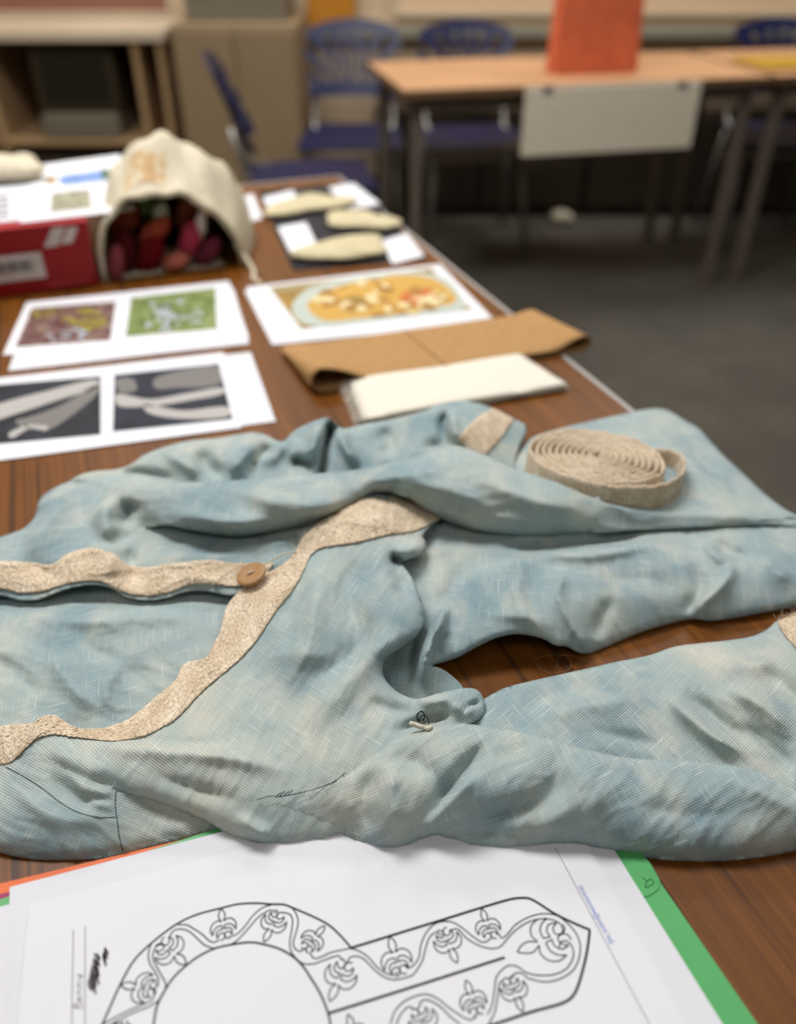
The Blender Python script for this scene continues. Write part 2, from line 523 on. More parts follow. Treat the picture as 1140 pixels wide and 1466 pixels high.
PANELS = []
FOLD_GAIN = 2.5
class Panel:
    """One sheet of the garment. Outline and heights are surveyed along sight lines of the photograph, then
    placed in the room; z in centimetres above the table."""
    def __init__(s, name, outline, ctrl, folds=(), rounds=(), wr=(0.115, 38.0), angle=0.0, step=4.5, over=None, gap=0.05, seed=1, fine=0.012, merge=(), wdir=0.4):
        s.wdir = wdir
        s.name, s.angle, s.step, s.gap, s.seed, s.fine = name, angle, step, gap, seed, fine
        s.poly = smooth_line(outline, step, closed=True)
        s.ctrl = np.array(ctrl, float)
        s.folds = [(smooth_line(f[0], 6.0), f[1] * (FOLD_GAIN if abs(f[1]) < 1 else 1), f[2], f[3] if len(f) > 3 else 'g') for f in folds]
        s.rounds = [(smooth_line(r[0], 6.0), r[1], r[2]) for r in rounds]
        s.wr = wr
        s.merge = [(smooth_line(m[0], 6.0), m[1], m[2]) for m in merge]
        s.over = list(PANELS) if over is None else over
        s.fit()
        PANELS.append(s)
    def fit(s):
        P = s.ctrl[:, :2] / 300.0
        n = len(P)
        d = np.linalg.norm(P[:, None] - P[None], axis=2)
        K = np.where(d > 0, d * d * np.log(np.maximum(d, 1e-9)), 0) + np.eye(n) * 0.004
        Q = np.hstack([np.ones((n, 1)), P])
        A = np.zeros((n + 3, n + 3))
        A[:n, :n] = K; A[:n, n:] = Q; A[n:, :n] = Q.T
        s.w = np.linalg.solve(A, np.concatenate([s.ctrl[:, 2], np.zeros(3)]))
        s.P = P
    def base(s, U):
        X = U / 300.0
        d = np.linalg.norm(X[:, None] - s.P[None], axis=2)
        K = np.where(d > 0, d * d * np.log(np.maximum(d, 1e-9)), 0)
        return K @ s.w[:-3] + s.w[-3] + X @ s.w[-2:]
    def z(s, U, clamp=True):
        U = np.asarray(U, float)
        z = s.base(U)
        for pts, amp, w, kind in s.folds:
            d, a, sd = line_dist(U, pts)
            if kind == 's':      # step: the left side of the line stands proud
                z = z + amp * 0.5 * np.tanh(-sd * d / w) * np.exp(-(d / (w * 6)) ** 2) * sstep(0, .18, a) * sstep(1, .82, a)
            elif kind == 'o':    # ridge open at its ends
                z = z + amp * np.exp(-(d / w) ** 2)
            elif kind == 'c':    # crisp crease
                z = z + amp * np.exp(-d / w) * sstep(0, .15, a) * sstep(1, .85, a)
            else:
                z = z + amp * (0.62 * np.exp(-(d / w) ** 2) + 0.38 * np.exp(-d / (0.7 * w))) * sstep(0, .35, a) * sstep(1, .65, a)
        amp, sc = s.wr
        wx = U[:, 0] + 26 * perlin(U[:, 0] / 90, U[:, 1] / 90, s.seed + 9)
        wy = U[:, 1] + 26 * perlin(U[:, 0] / 90, U[:, 1] / 90, s.seed + 17)
        c_, s_ = math.cos(s.wdir), math.sin(s.wdir)
        al = wx * c_ + wy * s_; ac = -wx * s_ + wy * c_
        z = z + amp * 1.2 * perlin(al / (sc * 3.0), ac / (sc * .8), s.seed)
        rd = perlin(al / (sc * 2.6), ac / (sc * .62), s.seed + 5)
        z = z + amp * 0.9 * (np.exp(-np.abs(rd) * 8) - 0.4)
        rd = perlin(al / (sc * 1.3) + 3.3, ac / (sc * .30), s.seed + 15)
        z = z + amp * 0.28 * (np.exp(-np.abs(rd) * 7) - 0.4)
        z = z + s.fine * perlin(wx / 11, wy / 9, s.seed + 31)
        for pts, w, drop in s.rounds:
            d, a, sd = line_dist(U, pts)
            k = np.clip(1 - d / w, 0, 1)
            z = z - drop * (1 - np.sqrt(np.maximum(1 - k * k, 0)))
        for pts, w, other in s.merge:
            q = next(p for p in PANELS if p.name == other)
            d, a, sd = line_dist(U, pts)
            m = d < w
            if m.any():
                k = 1 - sstep(0, w, d[m])
                z[m] = z[m] * (1 - k) + (q.z(U[m], clamp=False) - 0.05 + 0.08 * sstep(3, min(14, 0.4 * w), d[m])) * k
        if clamp:
            for o in s.over:
                m = inside(U, o.poly)
                for pts, w, other in o.merge:
                    if other == s.name and m.any():
                        m &= line_dist(U, pts)[0] > 0.4 * w
                if m.any():
                    zo = o.z(U[m])
                    z[m] = np.minimum(z[m], zo - s.gap)
        return np.maximum(z, 0.12)
    def build(s, parent, mat):
        st = s.step
        lo, hi = s.poly.min(0), s.poly.max(0)
        xs = np.arange(lo[0], hi[0] + st, st)
        ys = np.arange(lo[1], hi[1] + st * .87, st * .87)
        G = np.array([(x + (st / 2 if j % 2 else 0), y) for j, y in enumerate(ys) for x in xs])
        G = G[inside(G, s.poly)]
        d, _, _ = line_dist(G, np.vstack([s.poly, s.poly[:1]]))
        G = G[d > st * 0.55]
        n = len(s.poly)
        allp = np.vstack([s.poly, G])
        res = delaunay_2d_cdt([Vector(p) for p in allp], [], [list(range(n))], 1, 1e-4)
        V = np.array([(v.x, v.y) for v in res[0]])
        F = [tuple(f) for f in res[2]]
        Z = s.z(V)
        # skirt: the cloth turns under along every edge
        cnt = {}
        for f in F:
            for i in range(len(f)):
                a, b = f[i], f[(i + 1) % len(f)]
                cnt[(a, b)] = f
        bnd = [(a, b) for (a, b) in cnt if (b, a) not in cnt]
        for pts, w, other in s.merge:
            near = line_dist(V, pts)[0] < 4.0
            bnd = [(a, b) for (a, b) in bnd if not (near[a] and near[b])]
        bv = sorted({a for e in bnd for a in e})
        dirs = {a: np.zeros(2) for a in bv}
        for a, b in bnd:
            e = V[b] - V[a]
            nrm = np.array([-e[1], e[0]])
            cen = V[list(cnt[(a, b)])].mean(0)
            if (cen - (V[a] + V[b]) / 2) @ nrm < 0: nrm = -nrm
            nrm = nrm / max(np.linalg.norm(nrm), 1e-6)
            dirs[a] = dirs[a] + nrm; dirs[b] = dirs[b] + nrm
        VV, ZZ = [V], [Z]
        prev = {a: a for a in bv}
        base_n = len(V)
        for inset, drop in ((0.8, 0.06), (2.5, 0.25), (7.0, 0.8), (13.0, 1.8)):
            cur, pv, pz = {}, [], []
            for i, a in enumerate(bv):
                dd = dirs[a] / max(np.linalg.norm(dirs[a]), 1e-6)
                pv.append(V[a] + dd * inset)
                pz.append(max(0.06, Z[a] - drop))
                cur[a] = base_n + i
            VV.append(np.array(pv)); ZZ.append(np.array(pz))
            for a, b in bnd:
                F.append((prev[b], prev[a], cur[a], cur[b]))
            prev = cur
            base_n += len(bv)
        U = np.vstack(VV); Zc = np.concatenate(ZZ)
        W = at_np(U[:, 0], U[:, 1], Zc / 100.0)
        ca, sa = math.cos(s.angle), math.sin(s.angle)
        Zs = np.clip(s.base(U), 0.1, 8)
        Ws = at_np(U[:, 0], U[:, 1], Zs / 100.0)
        a0 = Ws[:, 0]; b0 = 0.75 * Ws[:, 1] + 0.66 * Ws[:, 2]
        uv = np.stack([ca * a0 - sa * b0, sa * a0 + ca * b0], 1)
        o = mesh_obj(s.name, W, F, mat, parent, smooth=True, uvs=uv)
        return o

def strip(name, A, B, zf, mat, parent, off=0.12, knots=0.15, ds=1.5, pitch=0.0034, uvscale=1.0):
    """woven band between two edge lines lying on a sheet"""
    if len(A) == len(B):
        C = smooth_line([(a[0] , a[1], b[0], b[1]) for a, b in zip(A, B)], 3.0)
        A, B = C[:, :2], C[:, 2:]
    else:
        A = smooth_line(A, 2.0); B = smooth_line(B, 2.0)
    paired = len(A) == len(B)
    def res(P, n):
        L = np.concatenate([[0], np.cumsum(np.linalg.norm(np.diff(P, axis=0), axis=1))])
        t = np.linspace(0, L[-1], n)
        return np.stack([np.interp(t, L, P[:, 0]), np.interp(t, L, P[:, 1])], 1)
    ln = max(np.linalg.norm(np.diff(A, axis=0), axis=1).sum(), np.linalg.norm(np.diff(B, axis=0), axis=1).sum())
    n = int(ln / ds) + 2
    if paired:
        C = np.hstack([A, B])
        L = np.concatenate([[0], np.cumsum(np.linalg.norm(np.diff(C, axis=0), axis=1))])
        t = np.linspace(0, L[-1], n)
        C = np.stack([np.interp(t, L, C[:, k]) for k in range(4)], 1)
        A, B = C[:, :2], C[:, 2:]
    else:
        A = res(A, n); B = res(B, n)
    wd = np.linalg.norm(A - B, axis=1).mean()
    m = int(wd / ds) + 2
    jit = np.cumsum(RNG.normal(0, 0.25, n)); jit -= np.linspace(jit[0], jit[-1], n); jit = np.clip(jit, -1.6, 1.6)
    jit2 = np.cumsum(RNG.normal(0, 0.25, n)); jit2 -= np.linspace(jit2[0], jit2[-1], n); jit2 = np.clip(jit2, -1.6, 1.6)
    dv = (B - A) / np.linalg.norm(B - A, axis=1)[:, None]
    A = A + dv * jit[:, None]; B = B + dv * jit2[:, None]
    t = np.linspace(0, 1, m)
    U = (A[:, None] * (1 - t)[None, :, None] + B[:, None] * t[None, :, None]).reshape(-1, 2)
    Zb = zf(U)
    W0 = at_np(U[:, 0], U[:, 1], Zb / 100).reshape(n, m, 3)
    sl = np.concatenate([[0], np.cumsum(np.linalg.norm(np.diff(W0[:, m // 2], axis=0), axis=1))])
    wl = np.concatenate([np.zeros((n, 1)), np.cumsum(np.linalg.norm(np.diff(W0, axis=1), axis=2), axis=1)], 1)
    sg = np.repeat(sl[:, None], m, 1); tg = wl
    jx = 0.0009 * perlin(sg / 0.006, tg / 0.006, 3); jy = 0.0009 * perlin(sg / 0.006, tg / 0.006, 8)
    a = (sg + jx) / pitch * math.pi; b = (tg + jy) / (pitch * .8) * math.pi
    kn = np.maximum(np.abs(np.sin(a)) * np.abs(np.cos(b)), 0.92 * np.abs(np.cos(a)) * np.abs(np.sin(b)))
    kn = kn * (0.75 + 0.6 * perlin(sg / 0.0023, tg / 0.0018, 21))
    edge = np.minimum(np.arange(m), np.arange(m)[::-1]) * (wd / (m - 1))
    ed = 1 - np.clip(1 - edge / 3.0, 0, 1) ** 2
    Z = Zb.reshape(n, m) + off * (0.35 + 0.65 * ed)[None, :] + knots * kn
    U3 = U.reshape(n, m, 2)
    uv = np.stack([sg, tg], -1) * uvscale
    # under-turned rims
    cols_u = [U3[:, :1] + (U3[:, 1:2] - U3[:, :1]) * 0.2, U3, U3[:, -1:] + (U3[:, -2:-1] - U3[:, -1:]) * 0.2]
    cols_z = [Zb.reshape(n, m)[:, :1] - 0.03, Z, Zb.reshape(n, m)[:, -1:] - 0.03]
    cols_uv = [uv[:, :1], uv, uv[:, -1:]]
    UU = np.concatenate(cols_u, 1); ZZ = np.maximum(np.concatenate(cols_z, 1), 0.06); UVV = np.concatenate(cols_uv, 1)
    mm = m + 2
    W = at_np(UU[..., 0].ravel(), UU[..., 1].ravel(), ZZ.ravel() / 100)
    F = [(i * mm + j, i * mm + j + 1, (i + 1) * mm + j + 1, (i + 1) * mm + j) for i in range(n - 1) for j in range(mm - 1)]
    return mesh_obj(name, W, F, mat, parent, smooth=True, uvs=UVV.reshape(-1, 2))

def on(panel_z, pts, lift=0.05, step=4.0):
    L = smooth_line(pts, step)
    z = panel_z(L) + lift
    return [Vector(p) for p in at_np(L[:, 0], L[:, 1], z / 100)]

# ---- sheets, topmost first
ROLL = Panel('rolled_back_fold',
    [(106, 748), (114, 722), (135, 702), (165, 691), (230, 689), (300, 690), (390, 682), (450, 678), (520, 671), (600, 652), (650, 638), (690, 649), (740, 671),
     (800, 691), (850, 707), (950, 727), (1060, 738), (1140, 745), (1190, 750), (1190, 764), (1140, 757), (1110, 753), (1069, 752), (982, 756), (916, 759), (845, 763),
     (789, 766), (728, 766), (687, 761), (650, 750), (615, 733), (585, 714), (560, 706), (535, 706), (508, 720), (470, 741), (430, 753), (380, 763), (340, 769), (310, 765), (270, 758),
     (235, 752), (205, 760), (175, 782), (145, 796), (118, 780)],
    [(106, 748, 2.2), (118, 780, 2.2), (145, 796, 2.3), (135, 705, 3.3), (165, 694, 4.0), (165, 740, 3.0), (230, 692, 4.8), (230, 725, 4.3), (205, 760, 2.5), (300, 693, 5.2), (300, 728, 5.0), (310, 762, 3.5),
     (390, 686, 5.4), (390, 725, 5.2), (380, 760, 3.6), (460, 682, 5.6), (460, 715, 5.4), (450, 748, 4.0), (520, 675, 5.9), (520, 700, 5.6), (600, 656, 6.4), (600, 690, 6.2), (585, 712, 5.0), (650, 643, 6.5), (650, 690, 6.2), (640, 743, 3.6),
     (700, 655, 6.2), (700, 710, 5.4), (700, 760, 3.0), (760, 682, 5.9), (770, 730, 4.8), (780, 764, 2.7), (850, 710, 5.0), (850, 740, 4.0), (850, 761, 2.6),
     (950, 730, 3.5), (950, 745, 2.8), (950, 757, 2.2), (1060, 740, 2.2), (1060, 750, 1.8), (1140, 747, 1.8), (1140, 756, 1.4), (1190, 756, 1.4)],
    folds=[([(160, 700), (150, 740), (160, 785)], 0.45, 16), ([(190, 712), (178, 760)], -0.5, 16), ([(330, 705), (420, 722), (520, 722)], 0.3, 16), ([(230, 735), (330, 748), (400, 745)], 0.35, 14),
           ([(560, 690), (640, 700), (720, 735)], 0.25, 18), ([(640, 668), (760, 715), (850, 735)], 0.22, 14), ([(500, 690), (590, 680), (650, 668)], 0.2, 10)],
    rounds=[([(135, 702), (165, 691), (230, 689), (300, 690), (390, 682), (450, 678), (520, 671), (600, 652), (650, 638), (690, 649), (740, 671), (800, 691), (850, 707)], 26, 0.9),
            ([(845, 763), (789, 766), (728, 766), (687, 761), (650, 750), (615, 733), (585, 714)], 24, 0.9),
            ([(560, 706), (535, 706), (508, 720), (470, 741), (430, 753), (380, 763), (340, 769), (310, 765), (270, 758)], 24, 1.0)],
    angle=0.25, seed=3, wdir=0.15,
    merge=[([(135, 702), (114, 722), (106, 748), (118, 780), (145, 796), (175, 782), (205, 760)], 34, 'left_front_panel'),
           ([(870, 711), (950, 727), (1060, 738), (1140, 745), (1190, 750)], 12, 'far_hem_corner')])

GSL = Panel('front_sleeve',
    [(360, 1146), (395, 1142), (430, 1136), (470, 1123), (500, 1107), (540, 1076), (575, 1053), (610, 1042), (650, 1036), (700, 1040), (760, 1050), (800, 1060), (830, 1070), (900, 1085), (960, 1088),
     (1020, 1092), (1080, 1103), (1140, 1130), (1195, 1155), (1195, 1205), (1140, 1218), (1100, 1226), (1030, 1233), (990, 1233), (950, 1231), (890, 1222), (850, 1214), (810, 1211), (750, 1216), (700, 1220), (680, 1219), (650, 1208),
     (625, 1197), (605, 1204), (575, 1219), (548, 1222), (525, 1212), (500, 1198), (470, 1186), (430, 1172), (390, 1160)],
    [(360, 1146, 2.15), (430, 1138, 2.6), (390, 1160, 2.05), (430, 1172, 1.7), (470, 1187, 1.2), (500, 1110, 3.0), (540, 1080, 3.4), (575, 1058, 3.6), (650, 1042, 3.7), (760, 1055, 3.6), (830, 1075, 3.3), (900, 1090, 3.0), (1000, 1096, 2.8), (1080, 1108, 2.7), (1140, 1135, 2.5), (1195, 1160, 2.3),
     (500, 1150, 2.6), (560, 1120, 3.5), (560, 1170, 2.6), (650, 1090, 4.0), (650, 1150, 3.2), (760, 1100, 4.0), (760, 1155, 3.2), (870, 1130, 3.3), (870, 1180, 2.4), (980, 1140, 3.0), (980, 1190, 2.2), (1080, 1150, 2.8), (1080, 1195, 1.9), (1150, 1180, 2.0),
     (500, 1196, .9), (548, 1220, .5), (625, 1196, 1.0), (690, 1218, .5), (810, 1210, .7), (890, 1220, .6), (980, 1231, .5), (1060, 1230, .5), (1140, 1217, .6), (1195, 1205, .6)],
    folds=[([(560, 1075), (620, 1110), (640, 1160)], -0.25, 18), ([(700, 1055), (665, 1100), (632, 1145), (606, 1190)], -0.6, 14), ([(775, 1070), (800, 1115), (772, 1150), (715, 1165), (655, 1175)], -0.34, 22),
           ([(606, 1200), (625, 1170), (655, 1135), (690, 1095)], 0.4, 11), ([(690, 1195), (780, 1180), (826, 1140), (815, 1085)], 0.16, 20), ([(640, 1185), (720, 1195), (800, 1190)], -0.2, 14), ([(800, 1075), (850, 1130), (840, 1190)], 0.22, 22),
           ([(870, 1140), (980, 1165), (1100, 1160)], -0.15, 22), ([(540, 1095), (520, 1150), (540, 1200)], -0.3, 14), ([(570, 1085), (560, 1140), (575, 1195)], 0.25, 14), ([(1020, 1110), (1090, 1135), (1150, 1170)], 0.2, 16)],
    rounds=[([(500, 1107), (540, 1076), (575, 1053), (610, 1042), (650, 1036), (700, 1040), (760, 1050), (800, 1060), (830, 1070), (900, 1085), (960, 1088), (1020, 1092), (1080, 1103), (1140, 1130)], 16, 0.45),
            ([(1195, 1205), (1140, 1218), (1100, 1226), (1030, 1233), (950, 1231), (890, 1222), (810, 1211), (750, 1216), (680, 1219), (625, 1197), (575, 1219), (548, 1222), (525, 1212), (500, 1198)], 26, 0.8)],
    angle=-0.35, seed=7, wdir=-0.9,
    merge=[([(430, 1136), (395, 1142), (360, 1146), (390, 1160), (430, 1172), (470, 1186), (500, 1198)], 46, 'right_front_panel')])

EFR = Panel('right_front_panel',
    [(560, 700), (535, 703), (508, 718), (482, 741), (455, 760), (433, 787), (410, 810), (385, 828), (352, 853), (332, 880), (320, 912), (308, 932), (275, 953), (240, 985), (205, 1022), (168, 1042), (120, 1044), (92, 1034),
     (68, 1021), (45, 1026), (0, 1036), (-50, 1044), (-50, 1118), (0, 1096), (25, 1090), (62, 1090), (110, 1112), (165, 1132), (228, 1149), (290, 1174), (340, 1201), (372, 1210), (410, 1211), (450, 1206), (490, 1197), (530, 1198), (590, 1150),
     (640, 1080), (672, 1038), (690, 1026), (695, 1008), (684, 988), (664, 985), (630, 992), (595, 1000), (566, 988), (549, 966), (551, 945), (575, 926), (600, 906), (609, 884), (603, 858), (592, 830), (577, 806), (584, 801), (604, 793), (611, 778), (606, 768), (618, 752), (640, 735), (620, 712), (590, 700)],
    [(560, 702, 3.6), (520, 716, 4.4), (560, 735, 4.6), (600, 740, 3.2), (480, 745, 4.3), (500, 775, 4.4), (560, 770, 4.2), (605, 778, 3.6), (455, 765, 3.8), (433, 790, 3.5), (410, 812, 3.2), (440, 830, 4.0), (352, 855, 2.6), (380, 870, 3.2), (332, 882, 2.2), (320, 912, 2.0),
     (480, 850, 4.2), (540, 830, 4.5), (590, 840, 4.2), (605, 880, 3.8), (560, 880, 4.6), (480, 920, 3.8), (400, 930, 3.0), (560, 920, 4.0), (552, 950, 3.2), (500, 970, 3.4), (308, 934, 1.9), (275, 955, 1.8), (340, 990, 2.4), (420, 1000, 2.8), (500, 1030, 3.0), (570, 1000, 2.8), (600, 1010, 2.6), (650, 1000, 3.0), (690, 1008, 2.4),
     (240, 988, 1.7), (205, 1024, 1.7), (168, 1044, 1.8), (120, 1046, 2.0), (68, 1024, 2.4), (0, 1040, 2.2), (-50, 1050, 2.0), (250, 1050, 2.2), (330, 1060, 2.6), (420, 1080, 2.8), (480, 1095, 2.9), (560, 1050, 2.9), (640, 1030, 2.8),
     (-50, 1110, 1.7), (0, 1094, 1.9), (60, 1075, 2.6), (110, 1090, 2.9), (165, 1125, 2.5), (180, 1085, 3.2), (228, 1146, 1.9), (250, 1110, 3.2), (290, 1170, 1.4), (330, 1140, 2.6), (340, 1197, .9), (380, 1205, .8), (400, 1160, 2.0), (450, 1203, .8), (430, 1130, 2.5), (490, 1196, .8)],
    folds=[([(470, 790), (455, 850), (440, 930), (400, 1000)], 0.35, 22), ([(520, 790), (500, 850), (520, 920)], -0.3, 20), ([(560, 780), (575, 830), (590, 870)], -0.35, 12), ([(540, 870), (510, 930), (440, 980)], -0.35, 20),
           ([(600, 890), (540, 930), (480, 1000), (440, 1060)], 0.3, 22), ([(100, 1062), (200, 1072), (330, 1085), (430, 1110)], 0.35, 13), ([(60, 1065), (120, 1110), (165, 1128)], 0.2, 14), ([(130, 1055), (240, 1064), (340, 1068)], -0.25, 9),
           ([(200, 1100), (280, 1130), (360, 1150)], -0.22, 14), ([(560, 795), (590, 785), (606, 775)], 0.3, 9), ([(556, 800), (580, 803)], -0.5, 7), ([(640, 1000), (660, 1015), (690, 1012)], 0.35, 12), ([(655, 1022), (600, 1035), (560, 1050)], -0.45, 8),
           ([(690, 1005), (672, 1010), (660, 1024)], -0.35, 4), ([(590, 1006), (630, 1004), (665, 992)], 0.3, 9), ([(520, 1000), (560, 1015), (600, 1022)], -0.2, 10), ([(330, 1165), (370, 1190), (400, 1205)], 0.25, 12),
           ([(440, 800), (420, 860), (390, 900)], -0.18, 14), ([(360, 950), (420, 935), (500, 950)], 0.15, 18)],
    rounds=[([(609, 884), (603, 858), (592, 830), (577, 806)], 12, 0.5), ([(551, 945), (575, 926), (600, 906), (609, 884)], 16, 0.7), ([(595, 1000), (566, 988), (549, 966), (551, 945)], 14, 0.6),
            ([(165, 1132), (228, 1149), (290, 1174), (340, 1201), (372, 1210), (410, 1211), (450, 1206), (490, 1197)], 22, 0.7), ([(690, 1026), (695, 1008), (684, 988), (664, 985), (630, 992)], 9, 0.35),
            ([(577, 806), (584, 801), (604, 793), (611, 778), (606, 768)], 8, .3)],
    angle=0.5, seed=12, wdir=2,
    merge=[([(-50, 1118), (0, 1096), (25, 1090), (62, 1090), (110, 1112), (155, 1129)], 26, 'shoulder_gusset')])

FLF = Panel('left_front_panel',
    [(-50, 792), (0, 769), (34, 756), (49, 740), (56, 716), (75, 700), (110, 688), (150, 700), (230, 705), (330, 720), (430, 722), (500, 712), (540, 700), (560, 708), (530, 730), (490, 760), (452, 800), (420, 830), (385, 845), (342, 850), (328, 853),
     (305, 848), (280, 846), (258, 850), (238, 857), (210, 860), (180, 855), (160, 843), (138, 838), (112, 840), (84, 848), (55, 859), (30, 860), (0, 853), (-50, 856)],
    [(-50, 796, 1.6), (0, 773, 1.8), (49, 742, 2.0), (58, 718, 2.2), (110, 690, 2.6), (90, 730, 2.6), (60, 780, 2.6), (0, 800, 2.4), (-50, 815, 2.2), (130, 780, 2.5), (100, 820, 2.4), (165, 770, 2.1), (150, 815, 2.9), (210, 770, 1.9), (230, 800, 2.3), (300, 775, 1.9), (300, 810, 2.4), (380, 775, 2.1), (440, 765, 2.4), (500, 735, 3.0),
     (400, 800, 2.5), (360, 830, 2.3), (342, 848, 1.9), (300, 845, 1.9), (210, 856, 1.6), (150, 838, 2.3), (100, 840, 2.1), (40, 855, 1.6), (0, 850, 1.7), (-50, 852, 1.7), (330, 720, 2.5), (230, 710, 3.0), (430, 725, 3.0), (540, 706, 3.2)],
    folds=[([(95, 705), (70, 745), (30, 790)], 0.3, 16), ([(120, 770), (150, 790), (170, 830)], 0.3, 16), ([(180, 780), (190, 815), (185, 845)], -0.35, 15), ([(20, 800), (60, 815), (90, 830)], -0.2, 14), ([(300, 785), (380, 780), (450, 768)], 0.22, 10), ([(210, 795), (300, 798), (400, 790)], 0.15, 12),
           ([(255, 830), (290, 828), (330, 838)], 0.15, 12)],
    rounds=[([(-50, 792), (0, 769), (34, 756), (49, 740), (56, 716), (75, 700), (110, 688)], 18, 0.6)],
    angle=-0.15, seed=21, wdir=-0.3)

G2 = Panel('sleeve_underside',
    [(672, 1014), (694, 1000), (720, 986), (760, 975), (800, 966), (850, 955), (880, 948), (930, 938), (965, 926), (1000, 921), (1040, 917), (1080, 910), (1100, 900), (1112, 889), (1140, 880), (1195, 862), (1195, 1180), (1080, 1130), (960, 1112), (830, 1098), (720, 1068), (660, 1050)],
    [(672, 1014, 1.6), (700, 1000, 1.5), (760, 978, 1.4), (850, 957, 1.3), (960, 930, 1.3), (1080, 913, 1.3), (1140, 884, 1.2), (1195, 866, 1.2), (700, 1040, 2.2), (780, 1010, 2.0), (780, 1050, 2.4), (870, 1000, 2.0), (870, 1060, 2.2), (960, 980, 1.9), (960, 1040, 1.9), (960, 1080, 1.8), (1050, 960, 1.9), (1050, 1030, 1.9), (1050, 1085, 1.7), (1140, 940, 1.8), (1140, 1020, 1.8), (1140, 1100, 1.4), (1195, 950, 1.8), (1195, 1150, 1.2), (1080, 1130, 1.2), (900, 1105, 1.2), (720, 1068, 1.6)],
    folds=[([(945, 985), (985, 1025), (1030, 1060), (1080, 1085)], 0.5, 13), ([(975, 985), (1030, 1030), (1090, 1075)], -0.4, 12), ([(1030, 980), (1090, 1010), (1140, 1060)], 0.4, 14), ([(1060, 1030), (1110, 1075), (1150, 1110)], -0.35, 13), ([(1080, 950), (1120, 980), (1170, 1030)], -0.3, 14),
           ([(760, 1030), (840, 1010), (930, 1000)], 0.25, 18), ([(720, 1020), (800, 995), (900, 975)], -0.15, 14), ([(1000, 940), (1050, 955), (1120, 950)], 0.15, 14), ([(820, 1045), (890, 1055), (960, 1070)], -0.15, 12)],
    rounds=[([(694, 1000), (760, 975), (800, 966), (880, 948), (965, 926), (1040, 917), (1080, 910), (1112, 889), (1140, 880), (1195, 862)], 12, 0.45)],
    angle=-0.6, seed=31, wdir=0.75)

DSL = Panel('rear_sleeve',
    [(555, 760), (600, 738), (640, 735), (760, 742), (900, 748), (1060, 748), (1195, 757), (1195, 852), (1140, 868), (1090, 878), (1040, 887), (1015, 889), (990, 887), (960, 893), (920, 905), (890, 917), (862, 929), (842, 936), (828, 934), (812, 926), (795, 924), (783, 917), (765, 911), (738, 908), (712, 913), (685, 925),
     (658, 940), (636, 948), (620, 953), (632, 957), (648, 968), (664, 986), (664, 1010), (600, 1030), (550, 1010), (520, 970), (530, 900), (545, 820)],
    [(560, 765, 1.6), (640, 745, 1.8), (760, 748, 1.6), (900, 748, 1.4), (1050, 745, 1.2), (1195, 745, 1.0), (625, 790, 2.2), (600, 830, 2.4), (700, 775, 1.8), (790, 775, 1.7), (900, 770, 1.7), (1000, 765, 1.6), (1100, 770, 1.5), (690, 810, 2.6), (760, 810, 2.6), (850, 800, 2.9), (940, 800, 2.8), (1040, 800, 2.4), (1140, 800, 2.0),
     (640, 850, 2.6), (700, 860, 3.2), (780, 860, 3.3), (860, 860, 2.8), (950, 850, 2.4), (1050, 850, 2.0), (1150, 830, 1.7), (640, 890, 2.4), (690, 900, 2.9), (740, 905, 2.7), (780, 912, 2.3), (820, 922, 1.3), (842, 932, .6), (890, 912, .7), (960, 890, .7), (1040, 884, .7), (1140, 866, .6), (1195, 850, .6),
     (612, 930, 2.2), (606, 965, 2.0), (620, 950, 1.5), (658, 938, 1.9), (640, 965, .8), (660, 985, .6), (590, 900, 1.4), (575, 940, .7), (580, 980, .6), (610, 1000, .6), (540, 960, .6), (560, 850, 1.8)],
    folds=[([(742, 826), (750, 808), (780, 795), (844, 795), (915, 784), (970, 776)], 0.42, 10), ([(690, 785), (760, 783), (840, 776), (930, 768)], -0.5, 10), ([(700, 800), (745, 815), (740, 850), (760, 890), (800, 920)], 0.28, 14), ([(812, 815), (800, 850), (822, 900), (838, 930)], 0.35, 9, 'c'), ([(660, 800), (650, 840), (620, 880)], -0.25, 14),
           ([(850, 830), (930, 830), (990, 850)], -0.2, 16), ([(1050, 790), (1040, 830), (1000, 870), (985, 885)], 0.35, 10), ([(990, 800), (1000, 850), (970, 885)], -0.25, 12), ([(1085, 790), (1110, 820), (1140, 830)], 0.2, 14), ([(645, 850), (626, 900), (613, 930), (607, 962), (614, 990)], 0.75, 8), ([(650, 900), (630, 925), (624, 950)], -0.15, 8),
           ([(612, 870), (594, 910), (586, 960), (592, 990)], -0.45, 11), ([(880, 850), (860, 890), (850, 920)], -0.2, 12), ([(1030, 765), (1040, 785), (1080, 800)], -0.35, 10), ([(1010, 770), (1020, 790), (1045, 810)], .3, 8), ([(690, 880), (760, 885), (800, 905)], 0.15, 10)],
    rounds=[([(1195, 852), (1140, 868), (1090, 878), (1040, 887), (990, 887), (960, 893), (920, 905), (890, 917), (862, 929), (842, 936)], 16, 0.45), ([(842, 936), (812, 926), (795, 924), (783, 917), (765, 911), (738, 908), (712, 913), (685, 925), (658, 940), (620, 953)], 10, 0.4)],
    angle=0.15, seed=41, wdir=1.2)

